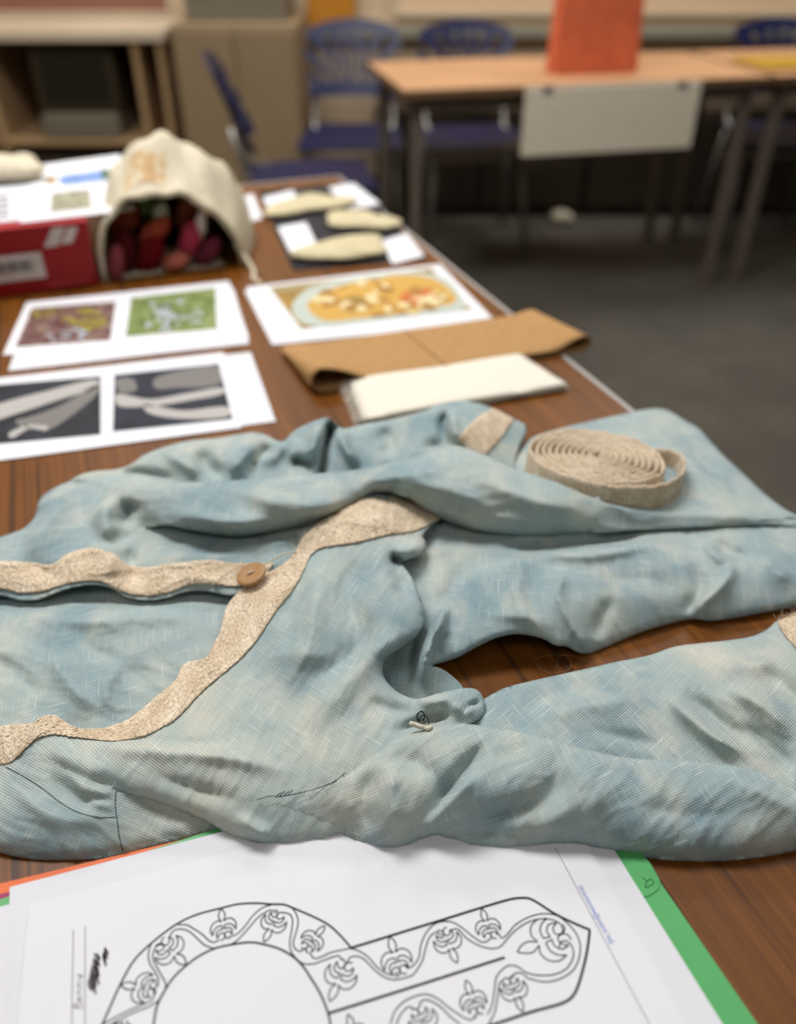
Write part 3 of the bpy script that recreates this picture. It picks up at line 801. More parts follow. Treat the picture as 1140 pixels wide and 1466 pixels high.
FBK = Panel('inside_back_panel',
    [(-50, 835), (0, 830), (150, 820), (345, 825), (420, 830), (400, 880), (360, 940), (300, 1000), (220, 1058), (120, 1064), (0, 1062), (-50, 1064)],
    [(-50, 860, .8), (0, 862, .8), (100, 855, .9), (210, 868, 1.0), (320, 860, 1.0), (360, 850, 1.0), (0, 900, 1.5), (100, 905, 1.6), (200, 905, 1.7), (300, 900, 1.4), (0, 960, 1.7), (100, 960, 1.6), (200, 960, 1.5), (280, 945, 1.2), (0, 1020, 1.6), (100, 1020, 1.3), (180, 1030, 1.0), (-50, 960, 1.6), (-50, 1040, 1.5), (300, 1000, .8), (120, 1060, .9)],
    folds=[([(20, 885), (120, 890), (220, 885), (310, 890)], 0.3, 13), ([(100, 910), (170, 950), (230, 985)], -0.25, 16), ([(60, 930), (110, 990), (140, 1030)], 0.3, 16), ([(190, 930), (150, 990), (170, 1030)], 0.2, 14), ([(-20, 940), (40, 980), (60, 1010)], -0.2, 14)],
    angle=-0.3, seed=51, wdir=0.3)

UND = Panel('shoulder_gusset',
    [(-50, 1085), (0, 1078), (60, 1070), (120, 1085), (200, 1110), (280, 1145), (340, 1180), (330, 1190), (312, 1187), (262, 1201), (220, 1211), (176, 1222), (150, 1228), (110, 1231), (60, 1231), (25, 1227), (0, 1221), (-50, 1212)],
    [(-50, 1090, 1.6), (0, 1096, 1.8), (60, 1092, 2.5), (110, 1114, 2.4), (165, 1135, 1.9), (-50, 1150, 1.7), (30, 1140, 2.1), (90, 1160, 2.1), (150, 1175, 1.6), (220, 1165, .9), (280, 1172, .7), (200, 1195, .8), (262, 1196, .5), (330, 1186, .4), (176, 1218, .4), (110, 1226, .5), (40, 1225, .5), (-50, 1208, .6), (100, 1195, 1.4), (30, 1190, 1.5), (200, 1120, 1.8)],
    folds=[([(60, 1100), (110, 1140), (165, 1150)], -0.25, 10), ([(100, 1115), (140, 1150), (170, 1155)], 0.2, 8), ([(20, 1130), (80, 1170), (150, 1180)], 0.15, 14), ([(90, 1100), (130, 1130), (170, 1140)], .18, 7)],
    rounds=[([(312, 1187), (262, 1201), (220, 1211), (176, 1222), (110, 1231), (60, 1231), (25, 1227), (0, 1221), (-50, 1212)], 24, 0.6)],
    angle=0.35, seed=61, wdir=0.5)

AFR = Panel('far_sleeve',
    [(60, 740), (80, 705), (110, 682), (132, 675), (170, 671), (190, 663), (203, 653), (235, 640), (270, 631), (310, 627), (340, 622), (365, 619), (382, 623), (395, 630), (405, 632), (420, 618), (440, 607), (458, 600), (470, 598), (480, 605), (490, 613),
     (520, 607), (560, 600), (600, 590), (636, 577), (665, 574), (690, 579), (712, 587), (735, 599), (754, 611), (750, 628), (742, 645), (730, 690), (640, 720), (500, 720), (300, 730), (120, 750)],
    [(110, 686, 2.6), (170, 675, 3.0), (203, 657, 3.2), (270, 635, 3.6), (340, 626, 3.8), (382, 627, 3.6), (405, 636, 3.2), (440, 611, 4.4), (470, 602, 5.0), (490, 617, 4.2), (560, 604, 3.8), (636, 582, 4.4), (665, 579, 4.6), (712, 592, 3.6), (754, 615, 2.2), (740, 650, 1.8),
     (200, 680, 3.2), (270, 660, 3.9), (340, 650, 4.1), (400, 655, 3.4), (300, 685, 3.0), (420, 675, 3.0), (440, 650, 4.0), (490, 650, 3.8), (520, 660, 3.0), (560, 640, 3.4), (620, 630, 3.6), (670, 610, 4.6), (690, 640, 3.2), (640, 690, 2.0), (300, 730, 2.0), (120, 740, 2.2), (500, 710, 2.0)],
    folds=[([(475, 612), (465, 645), (460, 680)], -2.6, 7, 'o'), ([(483, 612), (495, 640), (515, 670)], 0.6, 7), ([(455, 602), (448, 640), (430, 660)], 0.5, 9), ([(395, 634), (372, 655), (350, 680)], -0.6, 11), ([(410, 660), (440, 665), (455, 672)], -0.7, 9), ([(365, 625), (345, 660), (320, 680)], 0.45, 14), ([(280, 640), (300, 670), (330, 682)], -0.4, 12), ([(230, 645), (270, 668), (290, 685)], 0.35, 10),
           ([(640, 585), (632, 610), (640, 640)], -1.3, 6), ([(648, 583), (650, 610), (662, 640)], 0.4, 8), ([(132, 680), (200, 678), (270, 690)], -0.4, 9), ([(420, 620), (395, 650), (360, 668)], 0.4, 9), ([(540, 610), (560, 635), (550, 660)], -0.3, 14), ([(600, 640), (660, 635)], -0.3, 10)],
    rounds=[([(80, 705), (110, 682), (132, 675), (170, 671), (203, 653), (235, 640), (270, 631), (310, 627), (365, 619), (395, 630), (405, 632), (420, 618), (440, 607), (470, 598)], 12, 0.5), ([(490, 613), (520, 607), (560, 600), (600, 590), (636, 577), (665, 574), (690, 579), (712, 587), (735, 599), (754, 611)], 12, 0.5)],
    angle=0.7, seed=71, wdir=1.1)

CFR = Panel('far_hem_corner',
    [(720, 690), (735, 660), (748, 640), (762, 627), (800, 614), (850, 602), (890, 593), (925, 586), (945, 585), (960, 589), (980, 601), (1002, 614), (1020, 634), (1040, 655), (1065, 678), (1090, 702), (1115, 722), (1140, 737), (1195, 752), (1195, 775), (1000, 775), (850, 770), (740, 740)],
    [(748, 645, 1.4), (800, 618, 1.5), (870, 600, 1.5), (925, 590, 1.4), (960, 592, 1.3), (1002, 618, 1.3), (1040, 658, 1.3), (1090, 705, 1.4), (1140, 739, 1.5), (1195, 752, 1.4), (850, 650, 1.7), (950, 650, 1.7), (1000, 690, 1.9), (1060, 718, 2.0), (1020, 725, 2.3), (940, 715, 2.6), (850, 700, 2.0), (780, 680, 1.8), (1100, 738, 1.8)],
    folds=[([(930, 640), (990, 670), (1060, 710)], 0.2, 14), ([(950, 600), (1000, 650), (1080, 715)], -0.15, 12), ([(980, 640), (1040, 690)], -0.18, 8)],
    rounds=[([(890, 593), (925, 586), (960, 589), (1002, 614), (1040, 655), (1090, 702), (1140, 737)], 12, 0.5)],
    angle=-0.2, seed=81, wdir=0.7, wr=(0.06, 40))

tunic = empty('linen_tunic', (0.0, 0.45, TT))
tag(tunic, 'crumpled faded blue linen tunic with beige woven bands, spread across the table', 'garment')
NAMES = {}
for p in PANELS:
    NAMES[p.name] = p.build(tunic, LINEN)

# beige woven bands sewn along the front edges and the cuffs
bandL = strip('wool_band', [(-50, 806), (0, 804), (40, 806), (75, 808), (95, 794), (130, 784), (160, 792), (185, 808), (215, 811), (260, 805), (300, 803), (345, 806), (392, 806)],
              [(-50, 846), (0, 842), (30, 848), (62, 845), (85, 838), (112, 832), (145, 832), (165, 842), (190, 850), (220, 852), (245, 847), (268, 838), (300, 836), (330, 840), (350, 838), (376, 832)], FLF.z, WOOL, tunic)
bandR = strip('wool_band', [(540, 711), (509, 714), (473, 738), (448, 756), (430, 774), (418, 794), (402, 809), (375, 824), (346, 845), (326, 869), (319, 895), (311, 914), (296, 940), (261, 951), (249, 976), (219, 1000), (180, 1030), (153, 1042), (107, 1042), (76, 1025), (56, 1028), (46, 1035), (0, 1040), (-50, 1052)],
              [(625, 738), (592, 758), (570, 763), (509, 778), (458, 786), (444, 799), (438, 814), (422, 844), (402, 869), (385, 893), (371, 915), (345, 945), (326, 961), (285, 996), (254, 1027), (230, 1042), (203, 1053), (168, 1060), (102, 1055), (71, 1052), (51, 1057), (25, 1083), (5, 1094), (-50, 1104)], EFR.z, WOOL, tunic)
bandT = strip('wool_band', [(556, 706), (585, 712), (612, 722), (632, 738)], [(560, 764), (585, 762), (608, 754), (630, 742)], EFR.z, WOOL, tunic, off=0.14)
bandC = strip('cuff_band', [(1113, 889), (1140, 878), (1195, 858)], [(1123, 908), (1148, 936), (1195, 985)], G2.z, WOOL, tunic, off=0.12)
bandF = strip('cuff_band', [(669, 611), (690, 594), (707, 584)], [(694, 652), (715, 630), (736, 600)], AFR.z, WOOL, tunic)
bandS = strip('wool_band', [(655, 630), (669, 611)], [(690, 656), (694, 652)], AFR.z, WOOL, tunic)

# seams: dark stitching lines
def seam(zf, pts, rad=0.00024, lift=0.02, mat=THREAD, name='seam_thread', step=3.0):
    return tube(name, on(zf, pts, lift, step), rad, mat, tunic, sides=5)
seam(EFR.z, [(495, 1106), (480, 1118), (450, 1130), (425, 1136), (402, 1140), (385, 1140), (368, 1145)], lift=0.3)
seam(UND.z, [(8, 1098), (35, 1112), (62, 1130), (88, 1150), (112, 1163), (140, 1170), (166, 1170)])
seam(UND.z, [(166, 1134), (165, 1152), (168, 1175), (171, 1198), (176, 1219)])
# stitches over the seam end
for i, (x, y) in enumerate([(398, 1139), (404, 1137), (410, 1137), (416, 1135)]):
    tube('stitch', on(EFR.z, [(x - 3, y + 3), (x, y - 1), (x + 4, y - 4)], 0.38, 1.5), 0.0003, THREAD, tunic, sides=4)
# knot of dark thread and the pale cord end beneath it
zk = GSL.z
for pts in ([(600, 1034), (596, 1026), (600, 1020), (606, 1019)], [(600, 1034), (603, 1026), (609, 1024), (613, 1030), (614, 1037)], [(599, 1033), (599, 1022), (604, 1018), (608, 1026), (606, 1032)], [(597, 1030), (603, 1031), (608, 1028)]):
    L = smooth_line(pts, 1.0)
    k = np.linspace(0, 1, len(L))
    zz = EFR.z(L) + 0.35 + 0.35 * np.sin(k * math.pi)
    tube('thread_knot', [Vector(q) for q in at_np(L[:, 0], L[:, 1], zz / 100)], 0.00030, THREAD, tunic, sides=5)
L = smooth_line([(588, 1036), (596, 1038), (604, 1041), (613, 1043), (618, 1040)], 1.5)
tube('cord_end', [Vector(q) for q in at_np(L[:, 0], L[:, 1], (np.maximum(EFR.z(L), zk(L)) + 0.25) / 100)], [0.0016] * (len(L) - 2) + [0.0018, 0.0012], PALETHREAD, tunic, sides=8)

# wooden button, tilted on the band, with its thread bar
def button():
    c = at(360, 822, 0.035)
    bm = bmesh.new()
    prof = [(0, 0.0011), (0.0068, 0.0011), (0.0100, 0.0016), (0.0116, 0.0012), (0.0120, 0.0003), (0.0116, -0.0010), (0.0, -0.0012)]
    n = 40
    rings = []
    for r, z in prof:
        if r == 0:
            rings.append([bm.verts.new((0, 0, z))])
        else:
            rings.append([bm.verts.new((r * math.cos(2 * math.pi * k / n), r * math.sin(2 * math.pi * k / n), z)) for k in range(n)])
    for a, b in zip(rings[:-1], rings[1:]):
        for k in range(n):
            k2 = (k + 1) % n
            if len(a) == 1: bm.faces.new((a[0], b[k], b[k2]))
            elif len(b) == 1: bm.faces.new((a[k2], a[k], b[0]))
            else: bm.faces.new((a[k], b[k], b[k2], a[k2]))
    M = Matrix.Translation(c) @ Vector((0, 0, 1)).rotation_difference(Vector((-.30, -.10, .95))).to_matrix().to_4x4() @ Matrix.Rotation(R(20), 4, 'Z')
    bmesh.ops.transform(bm, matrix=M, verts=bm.verts)
    bmesh.ops.recalc_face_normals(bm, faces=bm.faces)
    o = bm_obj('wooden_button', bm, plain('button_wood', lin(164, 124, 78), 0.45, 0.4, 0.05, 200), tunic, smooth=True)
    tube('button_thread', [M @ Vector((-0.0022, 0.0002, 0.0014)), M @ Vector((-0.001, 0, 0.0021)), M @ Vector((0.001, 0, 0.0021)), M @ Vector((0.0022, -0.0002, 0.0014))], 0.0007, PALETHREAD, o, sides=6)
    for sx in (-1, 1):
        hv = [M @ Vector((sx * 0.0023 + 0.0006 * math.cos(t * math.pi / 4), 0.0006 * math.sin(t * math.pi / 4), 0.00118)) for t in range(8)]
        mesh_obj('button_hole', hv, [tuple(range(8))], INK, o)
button()
# loop for the button
tube('button_loop', on(EFR.z, [(372, 812), (392, 800), (408, 793), (425, 790)], 0.25, 2.0), 0.0007, PALETHREAD, tunic, sides=6)
# frayed fibres along the wool
fib_v, fib_f = [], []
def fibre(zf, x, y, ang, ln, lift):
    pts = []
    a = ang
    X, Y = x, y
    for i in range(6):
        pts.append((X, Y))
        a += random.uniform(-.5, .5)
        X += ln / 5 * math.cos(a); Y += ln / 5 * math.sin(a)
    U = np.array(pts)
    z0 = zf(U[:1])[0]
    W = [at(u, v, (z0 + lift * (0.3 + 0.25 * i)) / 100) for i, (u, v) in enumerate(pts)]
    v, f = tube_data(W, 0.00011, 3, False)
    n0 = len(fib_v)
    fib_v.extend(v); fib_f.extend([tuple(n0 + k for k in q) for q in f])
for i in range(60):
    x, y = random.choice([(437, 784), (445, 775), (452, 765), (462, 757), (430, 792), (425, 800), (400, 806), (440, 790)])
    fibre(EFR.z, x + random.uniform(-6, 6), y + random.uniform(-6, 6), random.uniform(-2.9, -1.2), random.uniform(10, 30), 0.25)
for i in range(40):
    t = random.random()
    fibre(G2.z, 1114 + 60 * t, 886 - 20 * t, random.uniform(-2.6, -0.6), random.uniform(5, 14), 0.2)
fz = mesh_obj('wool_fuzz', fib_v, fib_f, PALETHREAD, tunic)
tag(fz, kind='stuff')

# a loose curled thread on the table
L = smooth_line([(842, 950), (832, 943), (805, 937), (776, 940), (768, 945), (772, 955), (782, 962), (800, 963), (815, 958), (818, 948), (810, 938), (800, 940), (797, 958)], 2.0)
kk = np.linspace(0, 1, len(L))
o = tube('loose_thread', [Vector(q) for q in at_np(L[:, 0], L[:, 1], (0.05 + 0.12 * np.abs(np.sin(kk * 9))) / 100)], 0.00016, plain('tan_thread', lin(150, 122, 92), 0.8, 0.1), None, sides=5)
tag(o, 'thin curled loose thread lying on the wood between the sleeves', 'thread')

# ------------------------------------------------------------------ roll of woven tape on the garment
def tape_roll():
    Rr, hgt, turns = 0.0618, 0.034, 10
    c = at(857, 651, 0.049)
    tape = empty('woven_tape_roll', (c.x, c.y, TT + 0.018))
    tag(tape, 'coil of thick undyed woven wool tape lying on the blue linen', 'tape roll')
    M = Matrix.Translation(c) @ Matrix.Rotation(R(-8), 4, 'X') @ Matrix.Rotation(R(4), 4, 'Y')
    pitch = (Rr - 0.004) / turns
    path = []
    n = turns * 64
    a_end = R(-100)
    for i in range(n + 1):
        f = i / n
        a = a_end - 2 * math.pi * turns * (1 - f)
        r = 0.004 + (Rr - 0.004) * f
        r *= 1 + 0.012 * math.sin(a * 2 + 1) + 0.006 * math.sin(5.3 * a)
        path.append((r * math.cos(a), r * math.sin(a), a))
    coil_n = len(path)
    # free end swinging out to the right
    tail = smooth_line([path[-9][:2], path[-5][:2], path[-1][:2], (0.018, -0.060), (0.042, -0.052), (0.060, -0.036), (0.074, -0.016), (0.082, 0.008), (0.082, 0.024), (0.068, 0.032), (0.056, 0.030)], 0.0016)
    def build(name, pts2, th, drop, parent, tail_end=False):
        V, F, UV = [], [], []
        s_len = 0.0
        P = [Vector((p[0], p[1])) for p in pts2]
        nn = len(P)
        prof = [(-.5, -1), (-.52, -.5), (-.5, -0.16), (-.40, -0.055), (0.0, 0.03), (.40, -0.055), (.5, -0.16), (.52, -.5), (.5, -1)]
        for i in range(nn):
            t = (P[min(i + 1, nn - 1)] - P[max(i - 1, 0)]).normalized()
            nrm = Vector((t.y, -t.x))
            if i: s_len += (P[i] - P[i - 1]).length
            rag = 0.0009 * math.sin(s_len * 640) * math.sin(s_len * 271) + 0.0006 * random.uniform(-1, 1)
            dz = drop(i / (nn - 1))
            for j, (x, z) in enumerate(prof):
                q = P[i] + nrm * (x * th * (1 + 0.10 * random.uniform(-1, 1)))
                zz = z * hgt + (rag if z > -.5 else 0) + dz
                V.append(M @ Vector((q.x, q.y, zz)))
                UV.append((s_len, j * 0.005))
        m = len(prof)
        for i in range(nn - 1):
            for j in range(m - 1):
                F.append((i * m + j, i * m + j + 1, (i + 1) * m + j + 1, (i + 1) * m + j))
        F.append(tuple(range(m))); F.append(tuple((nn - 1) * m + j for j in range(m))[::-1])
        return mesh_obj(name, V, F, WOOL_ROLL, parent, smooth=True, uvs=UV)
    build('coil', path, pitch * 0.62, lambda f: 0.001 * (1 - f), tape)
    build('free_end', [tuple(p) for p in tail], 0.0032, lambda f: -0.004 * f, tape)
    return tape
WOOL_ROLL = make_wool('undyed_wool_tape', 0.96)
tape_roll()

# ------------------------------------------------------------------ sheets of paper and card
def line_hit(p, d, q, e):
    """where two lines in the plane meet"""
    k = ((q.x - p.x) * e.y - (q.y - p.y) * e.x) / (d.x * e.y - d.y * e.x)
    return p + d * k

class Sheet:
    """thin sheet spanned by world corners TL TR BR BL, with a gentle lift at chosen corners"""
    def __init__(s, name, corners, z, mat, thick=0.0003, lift=(0, 0, 0, 0), n=12, parent=None, wave=0.0):
        s.c = [Vector((p[0], p[1], TT + z)) for p in corners]
        s.lift, s.wave, s.thick = lift, wave, thick
        V, F = [], []
        m = n + 1
        for layer in (0, 1):
            for j in range(m):
                for i in range(m):
                    p = s.P(i / n, j / n)
                    V.append(p - Vector((0, 0, thick)) * layer)
        for j in range(n):
            for i in range(n):
                a = j * m + i
                F.append((a, a + m, a + m + 1, a + 1))
                b = m * m + a
                F.append((b, b + 1, b + m + 1, b + m))
        rim = [i for i in range(m)] + [j * m + n for j in range(1, m)] + [n * m + i for i in range(n - 1, -1, -1)] + [j * m for j in range(n - 1, 0, -1)]
        for k in range(len(rim)):
            a, b = rim[k], rim[(k + 1) % len(rim)]
            F.append((a, b, b + m * m, a + m * m))
        s.o = mesh_obj(name, V, F, mat, parent, smooth=False)
    def P(s, u, v, up=0.0):
        a, b, c, d = s.c
        p = (a * (1 - u) + b * u) * (1 - v) + (d * (1 - u) + c * u) * v
        l = s.lift
        z = l[0] * max(0, 1 - u - v) ** 2 + l[1] * max(0, u - v) ** 2 + l[2] * max(0, u + v - 1) ** 2 + l[3] * max(0, v - u) ** 2
        z += s.wave * (0.5 + 0.5 * math.sin(u * 7 + v * 3))
        return p + Vector((0, 0, z + up))
    def uv_of(s, q):
        """sheet coordinates of a world point (affine guess refined)"""
        u, v = 0.5, 0.5
        for _ in range(12):
            p = s.P(u, v); e = 1e-3
            du = (s.P(u + e, v) - p) / e; dv = (s.P(u, v + e) - p) / e
            det = du.x * dv.y - du.y * dv.x
            rx, ry = q.x - p.x, q.y - p.y
            u += (rx * dv.y - ry * dv.x) / det
            v += (du.x * ry - du.y * rx) / det
        return u, v
    def patch(s, name, quad_uv, mat, up=0.0003, parent=None, n=8):
        """printed area: quad in sheet coordinates"""
        V, F = [], []
        for j in range(n + 1):
            for i in range(n + 1):
                a, b = i / n, j / n
                q = [quad_uv[0][k] * (1 - a) * (1 - b) + quad_uv[1][k] * a * (1 - b) + quad_uv[2][k] * a * b + quad_uv[3][k] * (1 - a) * b for k in (0, 1)]
                V.append(s.P(q[0], q[1], up))
        m = n + 1
        for j in range(n):
            for i in range(n):
                F.append((j * m + i, (j + 1) * m + i, (j + 1) * m + i + 1, j * m + i + 1))
        UV = [(i / n, 1 - j / n) for j in range(n + 1) for i in range(n + 1)]
        return mesh_obj(name, V, F, mat, parent or s.o, uvs=UV)
    def px_patch(s, name, quad_px, mat, up=0.0003, parent=None):
        z = s.c[0].z - TT
        return s.patch(name, [s.uv_of(at(x, y, z)) for x, y in quad_px], mat, up, parent)
    def px_poly(s, name, pts_px, mat, up=0.0005, parent=None, closed_smooth=True):
        z = s.c[0].z - TT
        L = smooth_line(pts_px, 4.0, closed=True) if closed_smooth else np.array(pts_px, float)
        V = []
        for x, y in L:
            u, v = s.uv_of(at(x, y, z))
            V.append(s.P(u, v, up))
        return mesh_obj(name, V, [tuple(range(len(V)))], mat, parent or s.o)

def px_corners(q, z):
    return [at(x, y, z) for x, y in q]

def rect(corner_px, along_px, z, w, d, flip=1, ang=None):
    """rectangle with a known corner and a second point on its far edge; depth runs towards the camera"""
    a = at(*corner_px, z)
    if ang is None:
        e = (at(*along_px, z) - a); e.z = 0; e.normalize()
    else:
        e = Vector((math.cos(R(ang)), math.sin(R(ang)), 0))
    if e.x < 0:
        e = -e
        a = a - e * w
    g = Vector((e.y, -e.x, 0))
    return [a, a + e * w, a + e * w + g * d, a + g * d]

# folders and the stack of white sheets by the camera edge
zo = 0.0010
c0 = rect((0, 1265), (145, 1230), zo, 0.36, 0.25)
e = (c0[1] - c0[0]).normalized()
c0 = [c0[0] - e * 0.06, c0[0] + e * 0.18, c0[3] + e * 0.18, c0[3] - e * 0.06]
tag(Sheet('card_folder', c0, zo, ORANGE, 0.0009).o, 'orange card folder peeping out under the papers below the garment', 'folder')
c1 = rect((0, 1280), None, 0.0019, 0.30, 0.23, ang=17)
e = (c1[1] - c1[0]).normalized()
c1 = [c1[0] - e * 0.03, c1[0] + e * 0.16, c1[3] + e * 0.16, c1[3] - e * 0.03]
tag(Sheet('card_folder', c1, 0.0019, MAGENTA, 0.0008).o, 'magenta card folder, a sliver between the orange and green ones', 'folder')
zg = 0.0030
rg0, rg1 = at(940, 1255, zg), at(1085, 1466, zg)
gd = (rg1 - rg0).normalized()
ge = Vector((-gd.y, gd.x, 0))
gtop = at(310, 1186, zg)
gTR = line_hit(gtop, ge, rg0, gd)
gTL = gTR - ge * 0.365
green = Sheet('card_folder', [gTL, gTR, gTR + gd * 0.25, gTL + gd * 0.25], zg, GREEN, 0.0010)
tag(green.o, 'bright green card folder beneath the white sheets', 'folder')
# its tab: a rounded tongue with an embossed curl
tc = at(920, 1268, zg)
tv = [Vector((p.x, p.y, TT + zg + 0.0006)) for p in [at(x, y, zg) for x, y in smooth_line([(885, 1222), (908, 1215), (926, 1230), (940, 1252), (945, 1262), (943, 1272), (934, 1280), (922, 1284), (905, 1262)], 3.0, closed=True)]]
nb = len(tv)
tvb = [v - Vector((0, 0, 0.0006)) for v in tv]
mesh_obj('folder_tab', tv + tvb, [tuple(range(nb))[::-1]] + [(i, (i + 1) % nb, nb + (i + 1) % nb, nb + i) for i in range(nb)], GREEN, green.o)
tube('folder_emboss', [at(x, y, zg + 0.0008) for x, y in smooth_line([(920, 1256), (926, 1262), (924, 1270), (929, 1269), (936, 1264), (932, 1258), (926, 1262)], 2)], 0.00025, plain('dark_green', lin(44, 120, 60), 0.5), green.o, sides=4)

w3 = rect((8, 1296), None, 0.0034, 0.30, 0.21, ang=17.5)
e = (w3[1] - w3[0]).normalized()
w3 = [p - e * 0.045 for p in w3]
tag(Sheet('paper_sheet', w3, 0.0034, PAPER2).o, 'white sheet lowest in the stack, reaching past the frame edge', 'paper')
zu = 0.0040
uTL = at(14, 1270, zu); ue = (at(309, 1193, zu) - uTL).normalized()
r0, r1 = at(883, 1222, zu), at(1035, 1466, zu)
rd = (r1 - r0).normalized()
uTR = line_hit(uTL, ue, r0, rd)
und = Sheet('paper_sheet', [uTL, uTR, uTR + rd * 0.21, uTL + rd * 0.21], zu, PAPER2)
tag(und.o, 'white sheet with its edge along the green folder, under the drawing', 'paper')
zm = 0.0045
mTL = at(50, 1281, zm); me_ = (at(320, 1205, zm) - mTL).normalized()
q0, q1 = at(866, 1247, zm), at(944, 1382, zm)
md = (q1 - q0).normalized()
mTR = line_hit(mTL, me_, q0, md)
tag(Sheet('paper_sheet', [mTL, mTR, mTR + md * 0.21, mTL + md * 0.21], zm, PAPER2).o, 'white sheet directly beneath the collar drawing, slightly further back', 'paper')
zd = 0.0052
dTL = at(42, 1296, zd); de = (at(320, 1222, zd) - dTL).normalized()
q0, q1 = at(862, 1247, zd), at(936, 1382, zd)
dd = (q1 - q0).normalized()
dTR = line_hit(dTL, de, q0, dd)
dl = (at(25, 1466, zd) - dTL).normalized()
draw = Sheet('drawing_sheet', [dTL, dTR, dTR + dd * 0.21, dTL + dl * 0.21], zd, PAPER)
tag(draw.o, 'white sheet printed with a scrolling collar pattern, on top of the stack', 'drawing')

ZI = zd + 0.00012
def ribbon(name, pts_px, width, mat=INK, parent=None, z=ZI, step=2.5, world=None, up=0.0):
    L = smooth_line(pts_px, step) if world is None else np.array(world)
    P = [at(x, y, z + up) for x, y in L] if world is None else [Vector((p[0], p[1], TT + z + up)) for p in L]
    n = len(P)
    V, F = [], []
    for i in range(n):
        t = (P[min(i + 1, n - 1)] - P[max(i - 1, 0)])
        t.normalize()
        s = Vector((-t.y, t.x, 0)) * (width / 2)
        V += [P[i] + s, P[i] - s]
    for i in range(n - 1):
        F.append((2 * i, 2 * i + 1, 2 * i + 3, 2 * i + 2))
    return mesh_obj(name, V, F, mat, parent or draw.o)

BOLD, MED, THIN = 0.0014, 0.0011, 0.00072
ribbon('collar_outline', [(122, 1700), (116, 1640), (118, 1580), (130, 1515), (147, 1466), (157, 1443), (173, 1408), (192, 1375), (217, 1350), (253, 1323), (280, 1310), (317, 1300), (340, 1294.5), (367, 1293), (390, 1294.5), (407, 1295), (420, 1300), (450, 1313), (472, 1325), (490, 1342), (503, 1357)], MED)
ribbon('collar_outline', [(236, 1700), (222, 1640), (214, 1580), (215, 1515), (220, 1466), (225, 1440), (236, 1418), (248, 1400), (267, 1382), (283, 1370), (307, 1358), (330, 1352.5), (360, 1349), (378, 1352), (398, 1357.5), (417, 1367.5), (432, 1381), (447, 1403), (460, 1425), (470, 1451), (473, 1466), (476, 1500), (476, 1545), (470, 1600)], MED)
ribbon('collar_outline', [(503, 1357), (620, 1321), (733, 1287), (745, 1285.5), (757, 1286), (766, 1290), (798, 1310), (838, 1328.5), (844, 1331), (844, 1337), (839.5, 1368), (828, 1411), (821, 1425), (810, 1434), (760, 1449), (709, 1466), (600, 1500), (476, 1540)], BOLD)
ribbon('collar_outline', [(470, 1451), (600, 1410), (723, 1370.6)], BOLD)
vines = [
    [(140, 1472), (150, 1465), (182, 1448), (207, 1437), (217, 1432), (221, 1423), (219, 1418)],
    [(152, 1472), (162, 1465), (190, 1450), (215, 1440), (228, 1431), (236, 1418), (237, 1408), (232, 1398), (225, 1385), (219, 1372), (220, 1362), (225, 1354), (233, 1352)],
    [(222, 1410), (227, 1405), (223, 1393), (215, 1380), (212.5, 1367), (215, 1355), (218, 1349)],
    [(255, 1324), (267, 1324), (278, 1330), (290, 1338), (300, 1347), (307, 1349), (314, 1345)],
    [(242, 1343), (248, 1333), (258, 1330), (270, 1333), (282, 1343), (293, 1353), (307, 1358)],
    [(330, 1352.5), (340, 1346), (355, 1330), (370, 1313), (382, 1305), (390, 1303), (395, 1308)],
    [(328, 1341), (338, 1338), (350, 1327), (363, 1310), (377, 1299), (390, 1295)],
    [(419, 1300), (425, 1310), (427, 1320), (424, 1335), (420, 1350), (422.5, 1358), (430, 1362), (437, 1357)],
    [(404, 1306), (415, 1309), (419, 1317), (418, 1330), (415, 1350), (417, 1362), (425, 1373), (433, 1379), (448, 1380), (463, 1375), (477, 1370), (485, 1368.5), (490, 1375)],
    [(443, 1363), (450, 1372), (460, 1370), (473, 1364), (490, 1360), (503, 1358), (517, 1363), (528, 1371), (540, 1384.5), (552, 1393), (563, 1396), (570, 1391.6)],
    [(497, 1380), (501, 1371), (512, 1369), (521, 1373), (535, 1387), (549, 1398), (563, 1402.6), (580, 1400), (591, 1396), (598, 1387), (605, 1375), (610, 1356), (615.5, 1341.6), (624, 1335), (633, 1339)],
    [(580, 1380), (587, 1385), (594, 1380), (600, 1370), (603, 1352), (612, 1333), (624, 1322), (637, 1319), (650, 1321), (664, 1330), (677.5, 1341), (691, 1349), (699, 1347.5)],
    [(643, 1333), (655, 1330), (668, 1343), (687, 1354), (705, 1358), (716, 1355.5), (725, 1346), (737, 1333), (755, 1321), (773, 1315.6), (791.5, 1317), (803, 1323.6), (806, 1333), (801, 1339.6)],
    [(714, 1336), (718.6, 1343), (728, 1336), (737, 1325), (760, 1312), (780, 1308), (798, 1311), (812, 1321), (826, 1338), (831, 1354), (829, 1372.6), (821, 1388.6), (805, 1400), (782, 1405.7), (757, 1401)],
    [(801, 1356.7), (803, 1348.7), (812, 1347.5), (820, 1356.7), (821, 1370), (812, 1386), (794, 1395), (769, 1396), (753, 1392), (741, 1384), (730, 1382), (718.6, 1388.6), (710.6, 1400), (708, 1418), (704, 1441), (698, 1452.5)],
    [(757, 1401), (746, 1393), (737, 1394), (733, 1402)], [(722, 1402), (716, 1407), (713, 1425), (709.5, 1445.6), (702.6, 1461.6), (695, 1474)],
    [(559, 1466), (566, 1447), (580, 1433), (603, 1424), (614, 1424), (627, 1430), (641, 1441), (655, 1451), (673, 1460), (682, 1456)],
    [(567, 1468), (574, 1452), (586, 1441), (592, 1444)], [(600, 1437), (606, 1432), (614, 1432), (630, 1441), (645.6, 1456), (659, 1466)],
]
for vl in vines:
    ribbon('scroll_line', vl, THIN)
